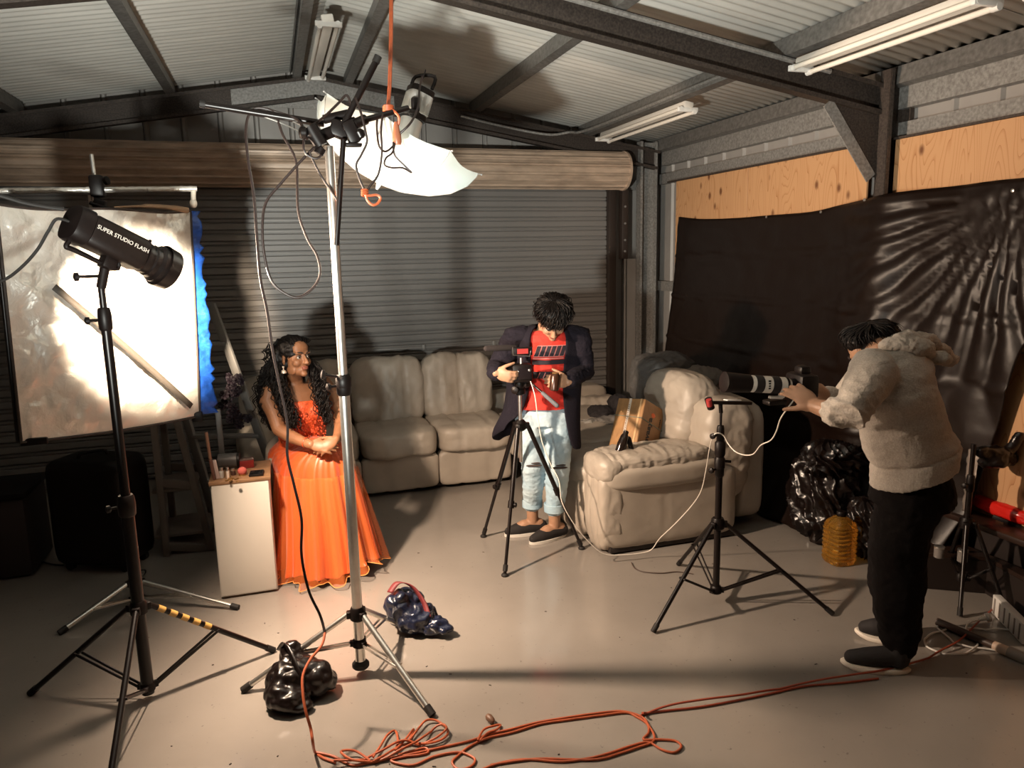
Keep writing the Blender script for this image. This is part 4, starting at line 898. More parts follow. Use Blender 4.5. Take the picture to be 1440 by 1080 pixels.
def hand(mb, w_, d, nrm, side, curl=(.5, .5, .5, .5), L=1.0, spread=.06, thumb=.7, tcurl=.4):
    w_ = Vector(w_); d = Vector(d).normalized(); n = Vector(nrm); n = (n-d*n.dot(d)).normalized(); s = d.cross(n)*side
    M = Matrix((s, d, n)).transposed()
    mb.ell(w_+d*.048*L, (.039*L, .055*L, .0165*L), M, 16, 10); mb.ell(w_+d*.03*L+s*.022*L+n*.006, (.02*L, .032*L, .016*L), M, 12, 8)
    lens = (.070, .078, .072, .056)
    for i in range(4):
        o = w_+d*(.088-.004*abs(i-1.3))*L+s*(.0285-.0187*i)*L; a0 = d+s*(spread*(1.5-i)); a0.normalize(); ang = 0; pts = [(w_+d*.05*L+s*(.022-.0145*i)*L, .0095*L), (o, .0090*L)]; p = o
        for k, fr in enumerate((.44, .31, .25)):
            ang += curl[i]*(.9, 1.1, .7)[k]; dv = a0*math.cos(ang)+n*math.sin(ang); p = p+dv*lens[i]*fr*L; pts.append((p, (.0086, .0078, .0066)[k]*L))
        mb.limb(pts, 9)
    p = w_+d*.022*L+s*.026*L; dv = (d*.6+s*thumb+n*.25).normalized(); pts = [(w_+d*.012*L+s*.012*L, .013*L), (p, .0135*L)]
    p = p+dv*.036*L; pts.append((p, .0108*L)); dv = (dv+n*tcurl+d*.35).normalized(); p = p+dv*.032*L; pts.append((p, .0098*L)); dv = (dv+n*tcurl*.6).normalized(); p = p+dv*.022*L; pts.append((p, .0078*L)); mb.limb(pts, 9)
def ring(C, s, f, rx, ry, n=28, z=None):
    C = Vector(C); return [C+s*(rx*math.cos(2*PI*j/n))+f*(ry*math.sin(2*PI*j/n)) for j in range(n)]
def wrinkle(amp, scale, stretch=(1, 1, 1), off=0.0, fine=.35):
    def post(co, nr):
        d = amp*(nz(co, scale, stretch, off)-.5*np.abs(nz(co, scale*1.9, stretch, off+5)))+amp*fine*nz(co, scale*4, stretch, off+9)
        return co+nr*d[:, None]
    return post
def strands(guides, name, mat, parent, per=12, spread=.03, r=.0028, curl=.010, turns=7, n=46, sides=5, seed=1):
    rnd = random.Random(seed); mb = MB()
    for g in guides:
        pts = catmull(g, 8)
        for k in range(per):
            ph = rnd.uniform(0, 2*PI); o = Vector((rnd.gauss(0, 1), rnd.gauss(0, 1), rnd.gauss(0, .4)))*spread; c0 = curl*rnd.uniform(.6, 1.4); tn = turns*rnd.uniform(.8, 1.25); L = rnd.uniform(.8, 1.0); out = []
            for i in range(n):
                u = i/(n-1)*L; x_ = u*(len(pts)-1); a = min(int(x_), len(pts)-2); p = pts[a].lerp(pts[a+1], x_-a); e = min(1, u*3)
                t = (pts[a+1]-pts[a]).normalized(); b1 = t.cross(V(.3, .9, .1)).normalized(); b2 = t.cross(b1)
                an = ph+tn*2*PI*u; out.append(p+o*(.25+.75*e)+(b1*math.cos(an)+b2*math.sin(an))*c0*e)
            mb.tube(out, [r*(1 if i < n-6 else .9-.14*(i-n+6)) for i in range(n)], sides)
    return mb.build(name, mat, parent, smooth=80)
def skin(name, c): return pm(name, c, .48, var=.07, vscale=22, bump=.05, bscale=160, spec=.4)
# ------------------------------------------------------------------ woman in the orange gown
M_SKINW = skin('skin_woman', (.225, .10, .048)); M_LIPS = pm('lips', (.20, .062, .04), .4)
M_HAIRK = pm('dark_hair', (.0045, .0028, .0022), .5, var=.3, vscale=40, spec=.22)
def woman():
    t = thing('person', (.12, 4.28, 0), 'seated person with long dark curly hair in an orange gown, hands clasped on one knee', 'person')
    Hc = U(414, 503, 4.26); H = head_frame(Hc, CR*.80-CF*.58+V(0, 0, .0), V(.02, .02, 1)); sH = .93
    f = (V(.22, -.97, 0)).normalized(); s = V(f.y*-1, f.x, 0); s = V(.97, .22, 0)
    mb = MB(); head_shapes(mb, H, sH)
    nb = V(.075, 4.325, 1.035); sl_, sr = U(376, 549, 4.28), U(456, 537, 4.37)
    mb.limb([(nb+V(0, .01, -.02), .055), (nb+V(0, -.005, .05), .047), (H @ V(0, -.015, -.05), .048)], 16)
    mb.loft([ring(c, s, f, rx, ry, 24) for c, rx, ry in ((V(.10, 4.37, .60), .14, .10), (V(.10, 4.36, .72), .125, .09), (V(.095, 4.345, .84), .135, .098), (V(.09, 4.335, .93), .15, .098), (V(.085, 4.335, 1.0), .15, .078), (V(.08, 4.335, 1.045), .085, .055))])
    mb.limb([(sl_+V(.05, .01, .0), .05), (sl_+V(.01, 0, -.01), .054), (sl_+V(0, -.01, -.06), .050), (U(385, 580, 4.24), .044), (U(393, 604, 4.18), .040), (U(409, 614, 4.12), .037), (U(428, 622, 4.04), .027), (U(437, 625, 4.0), .025)], 14)
    mb.limb([(sr+V(-.05, 0, .0), .05), (sr+V(-.01, 0, -.01), .052), (U(468, 556, 4.34), .047), (U(478, 583, 4.24), .040), (U(479, 600, 4.15), .036), (U(475, 614, 4.03), .027), (U(472, 618, 3.99), .025)], 14)
    hand(mb, U(437, 625, 4.0), CR*.95+V(0, -.15, -.10), V(.15, .85, -.5), 1, (.28, .30, .32, .34), .92, .05, .5)
    hand(mb, U(473, 618, 3.975), CR*-.75+V(0, -.32, -.35), V(.15, .80, -.5), -1, (.30, .34, .38, .42), .90, .05, .5)
    fuse('body', mb, .0042, [M_SKINW, M_LIPS], t, 3, face_post(H, sH), lips_fn(H, sH))
    face_parts(H, t, M_SKINW, sH)
    # bodice
    M_BOD = pm('orange_bodice', (.62, .09, .025), .45, var=.35, vscale=60, bump=.5, bscale=90)
    bd = MB(); bd.loft([ring(c, s, f, rx, ry, 40) for c, rx, ry in ((V(.10, 4.365, .62), .155, .118), (V(.10, 4.36, .72), .135, .102), (V(.098, 4.35, .80), .140, .108), (V(.095, 4.338, .87), .150, .118), (V(.09, 4.335, .925), .155, .110), (V(.088, 4.335, .955), .150, .098))])
    for k in (-1, 1): bd.ell(V(.095, 4.335, .885)+s*.06*k+f*.072, (.058, .05, .056)); bd.limb([(V(.088, 4.335, .95)+s*.105*k+f*.075, .014), (V(.085, 4.335, 1.01)+s*.10*k+f*.045, .013), (V(.082, 4.34, 1.055)+s*.095*k-f*.01, .012)], 8)
    b = fuse('bodice', bd, .006, M_BOD, t, 2, wrinkle(.004, 14))
    sq = MB(); rnd = random.Random(3)
    for k in range(150):
        a = rnd.uniform(-1.0, 1.0); z = rnd.uniform(.72, .93); c = V(.095, 4.34, z); p = c+s*.155*math.sin(a)+f*(.125+.03*(z > .84))*math.cos(a); sq.ell(p, (.0055, .004, .0055), None, 6, 4)
    sq.build('embroidery', pm('bead_red', (.75, .12, .05), .2, .3), b)['kind'] = 'stuff'
    # skirt: lap, knees and a bell of folds to the floor
    M_SK = pm('orange_satin', (.56, .078, .011), .42, var=.12, vscale=7, sheen=.3, stretch=(3, 3, .6))
    K = U(468, 622, 4.03); rows = []; NT = 180
    def sect(z, c, ra, rb, ang, fold, ph):
        out = []; ca, sa = math.cos(ang), math.sin(ang)
        for j in range(NT):
            a = 2*PI*j/NT; w1 = (math.sin(a*13+ph+1.4*math.sin(a*3))+.6*math.sin(a*23+2+.8*math.sin(a*5))+.35*math.sin(a*37+ph*2)); k = 1+fold*w1
            x_, y_ = ra*math.cos(a)*k, rb*math.sin(a)*k; out.append(V(c[0]+x_*ca-y_*sa, c[1]+x_*sa+y_*ca, z(a) if callable(z) else z))
        return out
    AG = R(-55)
    secs = [(.735, (.20, 4.12), .03, .03, 0), (.728, (.195, 4.13), .085, .07, .01), (.70, (.18, 4.16), .15, .11, .012), (.655, (.16, 4.20), .225, .165, .015), (.58, (.15, 4.21), .255, .19, .02), (.46, (.16, 4.19), .26, .21, .03), (.32, (.175, 4.17), .265, .23, .042), (.18, (.185, 4.155), .275, .255, .052), (.09, (.19, 4.15), .285, .268, .058)]
    for i, (z, c, ra, rb, fo) in enumerate(secs): rows.append(sect(z, c, ra, rb, AG, fo, .12*i))
    hemz = lambda a: .045+.05*math.exp(-((((a+PI) % (2*PI))-PI-.15)/.45)**2)+.010*math.sin(a*13)
    rows.append(sect(hemz, (.19, 4.145), .295, .278, AG, .065, 1.2))
    vs = [p for r in rows for p in r]; fs = [tuple(range(NT))]
    for i in range(len(rows)-1):
        for j in range(NT): fs.append((i*NT+j, i*NT+(j+1) % NT, (i+1)*NT+(j+1) % NT, (i+1)*NT+j))
    o = MB().add(vs, fs).build('skirt', M_SK, t, smooth=80); m_ = o.modifiers.new('t', 'SOLIDIFY'); m_.thickness = .004; m_ = o.modifiers.new('s', 'SUBSURF'); m_.levels = 1; m_.render_levels = 1
    # thigh of the crossed leg under the cloth
    kn = MB(); kn.limb([(V(.08, 4.36, .60), .125), (V(.16, 4.22, .655), .105), (K+V(-.02, .06, -.055), .082), (K+V(.0, .05, -.20), .07)], 20); kn.limb([(V(.02, 4.36, .58), .13), (V(.05, 4.22, .57), .115), (V(.09, 4.12, .52), .09), (V(.11, 4.13, .3), .07)], 18); kn.ell(V(.07, 4.38, .60), (.19, .16, .13))
    fuse('lap', kn, .009, M_SK, t, 5, wrinkle(.010, 12, (1, 1, .8)))
    tl = MB(); r2 = []
    for i, (z, c, ra, rb, fo) in enumerate(secs[4:]+[(.035, (.19, 4.145), .295, .278, .07)]): r2.append(sect(z if i < 5 else (lambda a: hemz(a)-.02), c, ra+.012+.004*i, rb+.012+.004*i, AG, fo*1.2, 2+.2*i))
    vs = [p for r in r2 for p in r]; fs = [(i*NT+j, i*NT+(j+1) % NT, (i+1)*NT+(j+1) % NT, (i+1)*NT+j) for i in range(len(r2)-1) for j in range(NT)]
    tu = pm('orange_tulle', (.85, .20, .04), .6, alpha=.30); MB().add(vs, fs).build('tulle_overlay', tu, t, smooth=80)
    MB().tube(r2[-1], .0022, 5, closed=True).build('hem_trim', pm('hem_gold', (.80, .34, .10), .5), t)
    # bracelet, ring, earrings
    MB().lathe([(.029, -.004), (.031, 0), (.029, .004), (.027, 0), (.029, -.004)], U(430, 622.5, 4.03), CR*.8+V(0, -.4, -.1), 20, caps=False).build('bracelet', pm('red_bangle', (.50, .07, .02), .4), t)
    er = MB(); e0 = H @ V(-.083*sH, -.004, -.035*sH); e0 = H @ V(.080, .0, -.040)
    er.lathe([(.006, 0), (.007, .005), (.003, .010), (.003, .018), (.012, .024), (.016, .036), (.015, .038), (.0, .038)], e0, (0, 0, -1), 14, caps=False); er.build('earring', pm('pearl_silver', (.80, .68, .56), .3, .5), t)
    # hair
    hm = MB(); P = lambda c: H @ (V(*c)*sH)
    ellF(hm, H, (0, -.022*sH, .048*sH), (.086, .098, .086)); ellF(hm, H, (0, -.055, -.01), (.085, .075, .10))
    hm.limb([(P((.062, .0, .08)), .024), (P((.078, -.05, .04)), .030), (P((.080, -.075, -.04)), .038), (U(384, 545, 4.30), .05), (U(377, 575, 4.33), .045), (U(384, 600, 4.36), .03)], 14)
    hm.limb([(P((.05, -.085, -.06)), .045), (U(390, 548, 4.22), .036), (U(399, 572, 4.19), .036), (U(412, 597, 4.17), .026)], 14)
    hm.limb([(P((-.066, .02, .05)), .028), (P((-.082, -.02, -.02)), .032), (U(446, 532, 4.25), .038), (U(452, 560, 4.21), .038), (U(460, 592, 4.18), .024)], 14)
    hm.limb([(P((0, -.10, 0)), .07), (V(.05, 4.42, 1.06), .09), (V(.05, 4.46, .92), .09), (V(.06, 4.47, .82), .05)], 14)
    fuse('hair', hm, .007, M_HAIRK, t, 2, wrinkle(.010, 32, (1, 1, 1.2)))
    gd = []
    for (dx, dy) in ((0, 0), (-6, 0), (5, 2)):
        gd.append([P((.072, -.07, .04)), U(390+dx, 530, 4.20), U(398+dx, 560, 4.165), U(409+dx, 588, 4.145), U(418+dx, 607+dy, 4.135)])
        gd.append([P((-.075, -.01, .03)), U(446+dx, 522, 4.23), U(450+dx, 548, 4.18), U(456+dx, 575, 4.16), U(463+dx*.6, 600+dy, 4.15)])
        gd.append([P((.066, -.06, .05)), U(376+dx, 522, 4.26), U(371+dx, 552, 4.26), U(374+dx, 580, 4.28), U(380+dx, 602+dy, 4.31)])
    for k in (-1, 0, 1): gd.append([P((.05*k, -.07, .12)), P((.075-.03*k, -.08, .07)), U(384+6*k, 515, 4.36), U(368+5*k, 550, 4.37), U(366+6*k, 585, 4.38)])
    strands(gd, 'hair_curls', M_HAIRK, t, per=11, spread=.014, r=.0026, curl=.0095, turns=8, n=52, seed=5)
    tp = []
    for k in range(9):
        a = R(-70+17*k); tp.append([P((.075*math.sin(a), .075-.02*abs(math.sin(a)), .085)), P((.088*math.sin(a)-.01, .03, .128-.03*abs(math.sin(a)))), P((.085*math.sin(a)-.02, -.06, .10)), P((.08*math.sin(a)-.03, -.11, .0))])
    strands(tp, 'hair_top', M_HAIRK, t, per=7, spread=.006, r=.0026, curl=.003, turns=2, n=30, seed=8)
woman()
# ------------------------------------------------------------------ man in the long dark cardigan behind the tripod
M_SKINM = skin('skin_man', (.36, .20, .12)); M_NAVYCLOTH = pm('navy_knit', (.010, .008, .013), .9, bump=.25, bscale=120, spec=.2)
def man():
    t = thing('person', (1.49, 4.16, 0), 'standing person in a long dark cardigan and ripped jeans, head bowed over the tripod camera', 'person')
    f = V(-.26, -.96, 0).normalized(); s = V(.96, -.26, 0).normalized()
    H = head_frame(U(777, 447, 4.0), f*.66+V(.02, 0, -.74), f*.75+V(0, 0, .66)); sH = 1.0
    mb = MB(); head_shapes(mb, H, sH, True)
    nb = V(1.535, 4.115, 1.315); hipc = V(1.535, 4.18, .80)
    mb.limb([(nb+V(0, .02, -.03), .06), (nb+f*.03+V(0, 0, .03), .055), (H @ V(0, -.03, -.05), .056)], 16)
    mb.loft([ring(c, s, f, rx, ry, 24) for c, rx, ry in ((V(1.53, 4.18, .80), .15, .10), (V(1.53, 4.17, .95), .14, .095), (V(1.53, 4.14, 1.12), .165, .105), (V(1.53, 4.125, 1.23), .175, .095), (V(1.53, 4.12, 1.30), .10, .065))])
    shl, shr = V(1.35, 4.17, 1.255), V(1.715, 4.07, 1.255); ell_, elr = U(699, 519, 4.12), U(822, 522, 4.06); wl, wr_ = U(697, 524, 3.93), U(800, 537, 3.90)
    for sh, el, w_ in ((shl, ell_, wl), (shr, elr, wr_)): mb.limb([(sh, .058), (sh.lerp(el, .5), .047), (el, .042), (el.lerp(w_, .5), .036), (w_, .027)], 12)
    hand(mb, wl, CR*.70+V(0, -.25, .05)-CU*.25, CR*.4+V(0, .9, 0)+V(0, 0, .1), 1, (.55, .6, .65, .7), .98, .06, .6)
    hand(mb, wr_, CR*-.82+V(0, -.30, .08), V(.0, .9, -.15)+CR*-.5, -1, (.55, .5, .5, .5), 1.0, .06, .5)
    hips = (V(1.45, 4.20, .80), V(1.61, 4.16, .80)); kns = (U(750, 655, 4.13), U(785, 658, 4.06)); aks = (V(1.455, 4.215, .13), V(1.555, 4.09, .13)); toes = (G(730, 752), G(767, 760))
    for h_, k_, a_, to in zip(hips, kns, aks, toes):
        mb.limb([(h_, .085), (h_.lerp(k_, .5), .072), (k_, .055), (k_.lerp(a_, .35), .052), (a_+V(0, 0, .06), .038), (a_-V(0, 0, .05), .036)], 14)
        d = (V(to.x, to.y, .03)-V(a_.x, a_.y, .03)).normalized(); mb.limb([(a_+V(0, 0, -.07)-d*.04, .038), (a_+V(0, 0, -.07)+d*.06, .036), (a_+d*.13+V(0, 0, -.095), .028)], 12)
    fuse('body', mb, .0048, [M_SKINM, M_LIPS], t, 3, face_post(H, sH), lips_fn(H, sH)); face_parts(H, t, M_SKINM, sH)
    # tee
    M_RED = pm('red_cotton', (.60, .030, .018), .85, bump=.15, bscale=90)
    tee_rows = [(V(1.535, 4.175, .825), .192, .142), (V(1.535, 4.17, .90), .176, .126), (V(1.532, 4.155, 1.02), .168, .116), (V(1.53, 4.14, 1.14), .180, .122), (V(1.53, 4.128, 1.22), .186, .112), (V(1.53, 4.12, 1.275), .15, .092), (V(1.533, 4.115, 1.30), .095, .075)]
    def tee_at(z, xs, off=.004):
        for (a, b) in zip(tee_rows, tee_rows[1:]):
            if a[0].z <= z <= b[0].z:
                k = (z-a[0].z)/(b[0].z-a[0].z); C = a[0].lerp(b[0], k); rx = a[1]+(b[1]-a[1])*k; ry = a[2]+(b[2]-a[2])*k; q = max(-1, min(1, xs/rx)); return C+s*xs+f*(ry*math.sqrt(1-q*q)+off)
    tm = MB(); tm.loft([ring(c, s, f, rx, ry, 48) for c, rx, ry in tee_rows]); pass
    fuse('t_shirt', tm, .0065, M_RED, t, 3, wrinkle(.005, 11, (1, 1, 1.6)))
    M_INK = pm('tee_ink', (.015, .010, .016), .8); M_OUT = pm('tee_outline', (.62, .20, .18), .8)
    def patch(mb_, x0, x1, z0, z1, shear, off):
        P = []
        for j in range(4):
            z = z0+(z1-z0)*j/3; P.append([tee_at(z, x0+(x1-x0)*i/5+shear*(z-z0), off) for i in range(6)])
        mb_.grid(P)
    pr = MB(); ol = MB()
    for k in range(6): patch(pr, -.082+.030*k, -.082+.030*k+.024, 1.155, 1.215, .32, .011); patch(ol, -.084+.030*k, -.084+.030*k+.029, 1.151, 1.219, .32, .009)
    patch(ol, -.085, .095, 1.138, 1.145, 0, .009); patch(pr, -.09, .10, 1.105, 1.132, 0, .010); patch(pr, -.085, .095, 1.02, 1.062, 0, .010)
    for k in range(3): patch(ol, -.06+.032*k, -.06+.032*k+.005, 1.024, 1.058, .4, .012)
    o = pr.build('shirt_print', M_INK, t, smooth=80); ol.build('print_outline', M_OUT, t, smooth=80)
    # jeans
    M_JEAN = pm('light_denim', (.28, .43, .53), .8, col2=(.52, .64, .70), vscale=7, bump=.25, bscale=70)
    jm = MB(); jm.loft([ring(c, s, f, rx, ry, 32) for c, rx, ry in ((V(1.53, 4.18, .72), .175, .125), (V(1.53, 4.18, .80), .168, .118), (V(1.53, 4.178, .85), .150, .105))])
    for h_, k_, a_ in zip(hips, kns, aks): jm.limb([(h_+V(0, 0, -.03), .105), (h_.lerp(k_, .45), .090), (k_, .073), (k_.lerp(a_, .45), .067), (a_+V(0, 0, .07), .056), (a_+V(0, 0, .06), .055)], 18)
    fuse('jeans', jm, .0075, M_JEAN, t, 2, wrinkle(.007, 13, (1, 1, 2.0)))
    cu = MB(); rp = MB()
    for k_, a_ in zip(kns, aks):
        cu.lathe([(.052, .045), (.064, .048), (.065, .095), (.058, .10)], a_+V(0, 0, -.0), n=24, caps=False)
        dirk = f; rp.ell(k_+f*.066+V(0, 0, .02), (.05, .012, .007), Matrix((s, f, V(0, 0, 1))).transposed()); rp.ell(k_+f*.064+V(0, 0, .035)+s*.01, (.03, .012, .005), Matrix((s, f, V(0, 0, 1))).transposed())
    o = cu.build('turned_cuffs', M_JEAN, t); m_ = o.modifiers.new('t', 'SOLIDIFY'); m_.thickness = .006; rp.build('knee_rips', pm('rip_dark', (.06, .045, .04), .9), t)
    # shoes
    for a_, to in zip(aks, toes):
        d = (V(to.x, to.y, 0)-V(a_.x, a_.y, 0)).normalized(); sd = V(-d.y, d.x, 0); sh = MB(); c = V(a_.x, a_.y, 0)
        sh.limb([(c-d*.055+V(0, 0, .045), .042), (c+d*.03+V(0, 0, .045), .044), (c+d*.10+V(0, 0, .036), .042), (c+d*.155+V(0, 0, .028), .030)], 16); so_ = fuse('shoe', sh, .006, pm('black_canvas', (.012, .009, .008), .85), t, 3, lambda co, nr: np.c_[co[:, :2], np.maximum(co[:, 2], .012)])
        P = []; 
        for j in range(28):
            a = 2*PI*j/28; x_ = math.cos(a); P.append(c+d*(.05+.136*x_)+sd*(.046*math.sin(a)*(1+.12*x_))+V(0, 0, .001))
        MB().prism(P, (0, 0, .017)).build('sole', pm('white_sole', (.62, .58, .52), .6), so_)
    # long cardigan: open shell plus sleeves
    rows = []; N = 44
    spec = [(1.325, V(1.535, 4.125, 0), .075, .062, .9), (1.30, V(1.535, 4.13, 0), .15, .09, .62), (1.265, V(1.533, 4.135, 0), .205, .115, .52), (1.18, V(1.532, 4.14, 0), .222, .135, .46), (1.05, V(1.53, 4.16, 0), .215, .138, .44), (.92, V(1.53, 4.18, 0), .215, .145, .50), (.78, V(1.51, 4.19, 0), .235, .16, .62), (.66, V(1.49, 4.20, 0), .26, .17, .80), (.60, V(1.49, 4.20, 0), .262, .17, .9)]
    for z, c, rx, ry, gap in spec:
        row = []
        for i in range(N+1):
            u = i/N; a = PI/2+gap+(2*PI-2*gap)*u; e = .012*math.sin(u*31+z*6)*(1 if z < 1.1 else .4); zz = z+(.10*math.exp(-(u/.16)**2)-.03*math.exp(-((1-u)/.2)**2)-.02*math.sin(u*PI*3) if z < .7 else 0)
            row.append(c+s*((rx+e)*math.cos(a))+f*((ry+e)*math.sin(a))+V(0, 0, zz))
        rows.append(row)
    o = MB().grid(rows).build('cardigan', M_NAVYCLOTH, t, smooth=80); m_ = o.modifiers.new('t', 'SOLIDIFY'); m_.thickness = .012; m_.offset = 1; m_ = o.modifiers.new('s', 'SUBSURF'); m_.levels = 1; m_.render_levels = 1
    for sh, el, w_ in ((shl, ell_, wl), (shr, elr, wr_)):
        sm = MB(); w2 = el.lerp(w_, .90); sm.limb([(sh+V(0, 0, .0)-s*(.05 if sh is shr else -.05), .078), (sh, .080), (sh.lerp(el, .5), .071), (el, .064), (el.lerp(w2, .6), .056), (w2, .048)], 18)
        fuse('sleeve', sm, .0075, M_NAVYCLOTH, o, 3, wrinkle(.009, 15, (1, 1, 1.6)))
    # hair: mop of dark tufts over a close cap
    hm = MB(); ellF(hm, H, (0, -.024, .052), (.083, .100, .084)); ellF(hm, H, (0, -.06, .0), (.080, .065, .08)); ellF(hm, H, (0, .055, .085), (.066, .042, .042))
    ho = fuse('hair', hm, .0065, M_HAIRK, t, 2, wrinkle(.008, 30))
    P = lambda c: H @ (V(c[0]*.86, c[1]*.88, (c[2]-.03)*.90+.03)); gd = []
    for k in range(16):
        a = R(-100+13.3*k); gd.append([P((.02*math.sin(a), -.02, .142)), P((.085*math.sin(a), .055*math.cos(a)+.01, .125)), P((.105*math.sin(a), .105*math.cos(a), .065)), P((.098*math.sin(a), .125*math.cos(a), .015))])
    for k in range(9):
        a = R(100+20*k); gd.append([P((.02*math.sin(a), -.03, .142)), P((.09*math.sin(a), .09*math.cos(a)-.02, .11)), P((.10*math.sin(a), .12*math.cos(a)-.01, .04)), P((.09*math.sin(a), .115*math.cos(a)-.01, -.03))])
    strands(gd, 'hair_tufts', M_HAIRK, t, per=30, spread=.011, r=.0021, curl=.008, turns=1.8, n=22, seed=11)
man()
# ------------------------------------------------------------------ photographer bent over the white lens
M_HOOD = pm('grey_marl', (.40, .355, .305), .92, var=.16, vscale=160, bump=.35, bscale=140, sheen=.15); M_PANTS = pm('black_trousers', (.0045, .003, .003), .9, spec=.15, bump=.2, bscale=60)
def photographer():
    t = thing('person', (2.40, 2.32, 0), 'person in a grey hoodie and black trousers bent over the long white camera lens', 'person')
    pel = V(2.44, 2.28, .86); ch = V(2.335, 2.31, 1.17); nk = V(2.315, 2.36, 1.325)
    H = head_frame(U(1232, 500, 2.42), V(-.86, .36, -.42), V(-.32, .1, .92)); sH = .98
    mb = MB(); head_shapes(mb, H, sH, True); mb.limb([(nk, .062), (nk.lerp(H.translation, .5), .056), (H @ V(0, -.02, -.04), .056)], 14)
    mb.limb([(pel, .10), (pel.lerp(ch, .5), .12), (ch, .145), (nk, .07)], 18)
    sl_, sr = V(2.16, 2.24, 1.27), V(2.46, 2.50, 1.27); el = U(1193, 585, 2.14); wl = U(1146, 571, 2.27); er = V(2.30, 2.56, 1.06); wr_ = U(1150, 548, 2.52)
    mb.limb([(sl_, .06), (sl_.lerp(el, .5), .05), (el, .036), (el.lerp(wl, .45), .039), (wl, .029)], 14); mb.limb([(sr, .06), (er, .045), (wr_, .03)], 14)
    hand(mb, wl, U(1113, 545, 2.36)-wl, V(.25, .9, -.15), 1, (.35, .4, .45, .5), 1.0, .10, .6)
    hand(mb, wr_, CR*-.9+V(0, 0, .1), V(.1, -.5, .5), -1, (.5, .5, .5, .5), 1.0, .06, .6)
    hips = (V(2.37, 2.22, .84), V(2.52, 2.36, .84)); kns = (V(2.35, 2.24, .47), V(2.50, 2.42, .46)); aks = (V(2.385, 2.235, .10), V(2.535, 2.43, .10))
    for h_, k_, a_ in zip(hips, kns, aks): mb.limb([(h_, .08), (k_, .055), (a_, .04)], 12)
    fuse('body', mb, .0048, [M_SKINM, M_LIPS], t, 3, face_post(H, sH), lips_fn(H, sH)); face_parts(H, t, M_SKINM, sH)
    ax = (nk-pel).normalized(); sd = V(.62, .78, 0); sd = (sd-ax*sd.dot(ax)).normalized(); bk = ax.cross(sd)
    hm = MB()
    hm.loft([ring(c, sd, bk, rx, ry, 32) for c, rx, ry in ((pel+V(-.01, 0, -.035), .200, .172), (pel+V(0, 0, .05), .195, .170), (pel.lerp(ch, .35), .195, .165), (pel.lerp(ch, .7)+bk*.0, .200, .160), (ch, .21, .16), (ch.lerp(nk, .45)+V(.02, 0, 0), .21, .15), (ch.lerp(nk, .8)+V(.03, 0, 0), .18, .13), (nk+ax*.03+V(.02, 0, 0), .11, .10))])
    hm.limb([(sl_+sd*.06, .09), (sl_, .093), (sl_.lerp(el, .45), .080), (el+V(0, 0, .0), .071), (el.lerp(wl, .33), .062), (el.lerp(wl, .42), .058)], 20)
    hm.limb([(sr-sd*.06, .09), (sr, .09), (er, .07), (er.lerp(wr_, .5), .058)], 18)
    def hp(co, nr):
        d = .008*nz(co, 9, (1, 1, 1.5))-.007*np.abs(nz(co, 15, (1.2, 1.2, 2)))
        e_ = np.array(el); dist = np.linalg.norm(co-e_, axis=1); d -= .010*np.exp(-(dist/.14)**2)*np.abs(np.sin(co[:, 2]*75+co[:, 0]*40+4*nz(co, 6)))
        band = ((co-np.array(pel)) @ np.array(ax)); d -= .007*np.exp(-((band-.055)/.006)**2)
        q = np.array(sl_); dd = (co-q) @ np.array((el-sl_).normalized()); d -= .004*np.exp(-((dd+.015)/.007)**2)*(np.linalg.norm(co-q, axis=1) < .13)
        return co+nr*d[:, None]
    ho = fuse('hoodie', hm, .0075, M_HOOD, t, 2, hp)
    hd2 = MB(); c = nk+bk*(.06 if bk.y < 0 else -.06)+ax*.01
    for k in range(7):
        a = k/6; p = U(1256+72*a, 486+4*math.sin(a*PI)*-3+16*a*a, 2.30+.05*a); hd2.ell(p, (.060, .055, .036), RY(20*a), 14, 10)
    hd2.ell(U(1285, 490, 2.27), (.10, .07, .045), RY(12)); hd2.ell(U(1322, 504, 2.25), (.05, .05, .03))
    fuse('hood', hd2, .0065, M_HOOD, ho, 2, wrinkle(.012, 22))
    pm_ = MB(); pm_.loft([ring(c, V(.8, .6, 0), V(-.6, .8, 0), rx, ry, 28) for c, rx, ry in ((pel+V(.0, .0, -.14), .205, .165), (pel+V(0, 0, -.05), .180, .146), (pel+V(0, 0, .0), .15, .12))])
    for h_, k_, a_ in zip(hips, kns, aks): pm_.limb([(h_+V(0, 0, -.11), .118), (h_.lerp(k_, .5), .114), (k_, .104), (k_.lerp(a_, .5), .094), (a_+V(0, 0, .02), .078)], 20)
    fuse('trousers', pm_, .009, M_PANTS, t, 3, wrinkle(.012, 9, (1, 1, 1.3)))
    for (toe, heel) in ((G(1181, 936), G(1281, 946)), (G(1201, 892), G(1287, 908))):
        d = (toe-heel); Ls = d.length; d.normalize(); s2 = V(-d.y, d.x, 0); sh = MB(); c = heel
        sh.limb([(c+d*.045+V(0, 0, .075), .040), (c+d*.10+V(0, 0, .065), .042), (c+d*.17+V(0, 0, .052), .040), (c+d*(Ls-.045)+V(0, 0, .045), .032)], 16); sh.limb([(c+d*.05+V(0, 0, .12), .046), (c+d*.05+V(0, 0, .06), .044)], 14)
        so_ = fuse('shoe', sh, .006, pm('black_knit_shoe', (.012, .009, .009), .8), t, 3, lambda co, nr: np.c_[co[:, :2], np.maximum(co[:, 2], .015)])
        rows = []
        for z, g in ((.001, .96), (.006, 1.0), (.015, 1.0), (.020, .95)):
            r_ = []
            for j in range(32):
                a = 2*PI*j/32; x_ = math.cos(a); lift = .016*max(0, x_-.55)**1.2*2.2 + .004*max(0, -x_-.6); r_.append(c+d*(Ls/2+Ls*.5*g*x_)+s2*(.047*g*math.sin(a)*(1+.12*x_))+V(0, 0, z+lift))
            rows.append(r_)
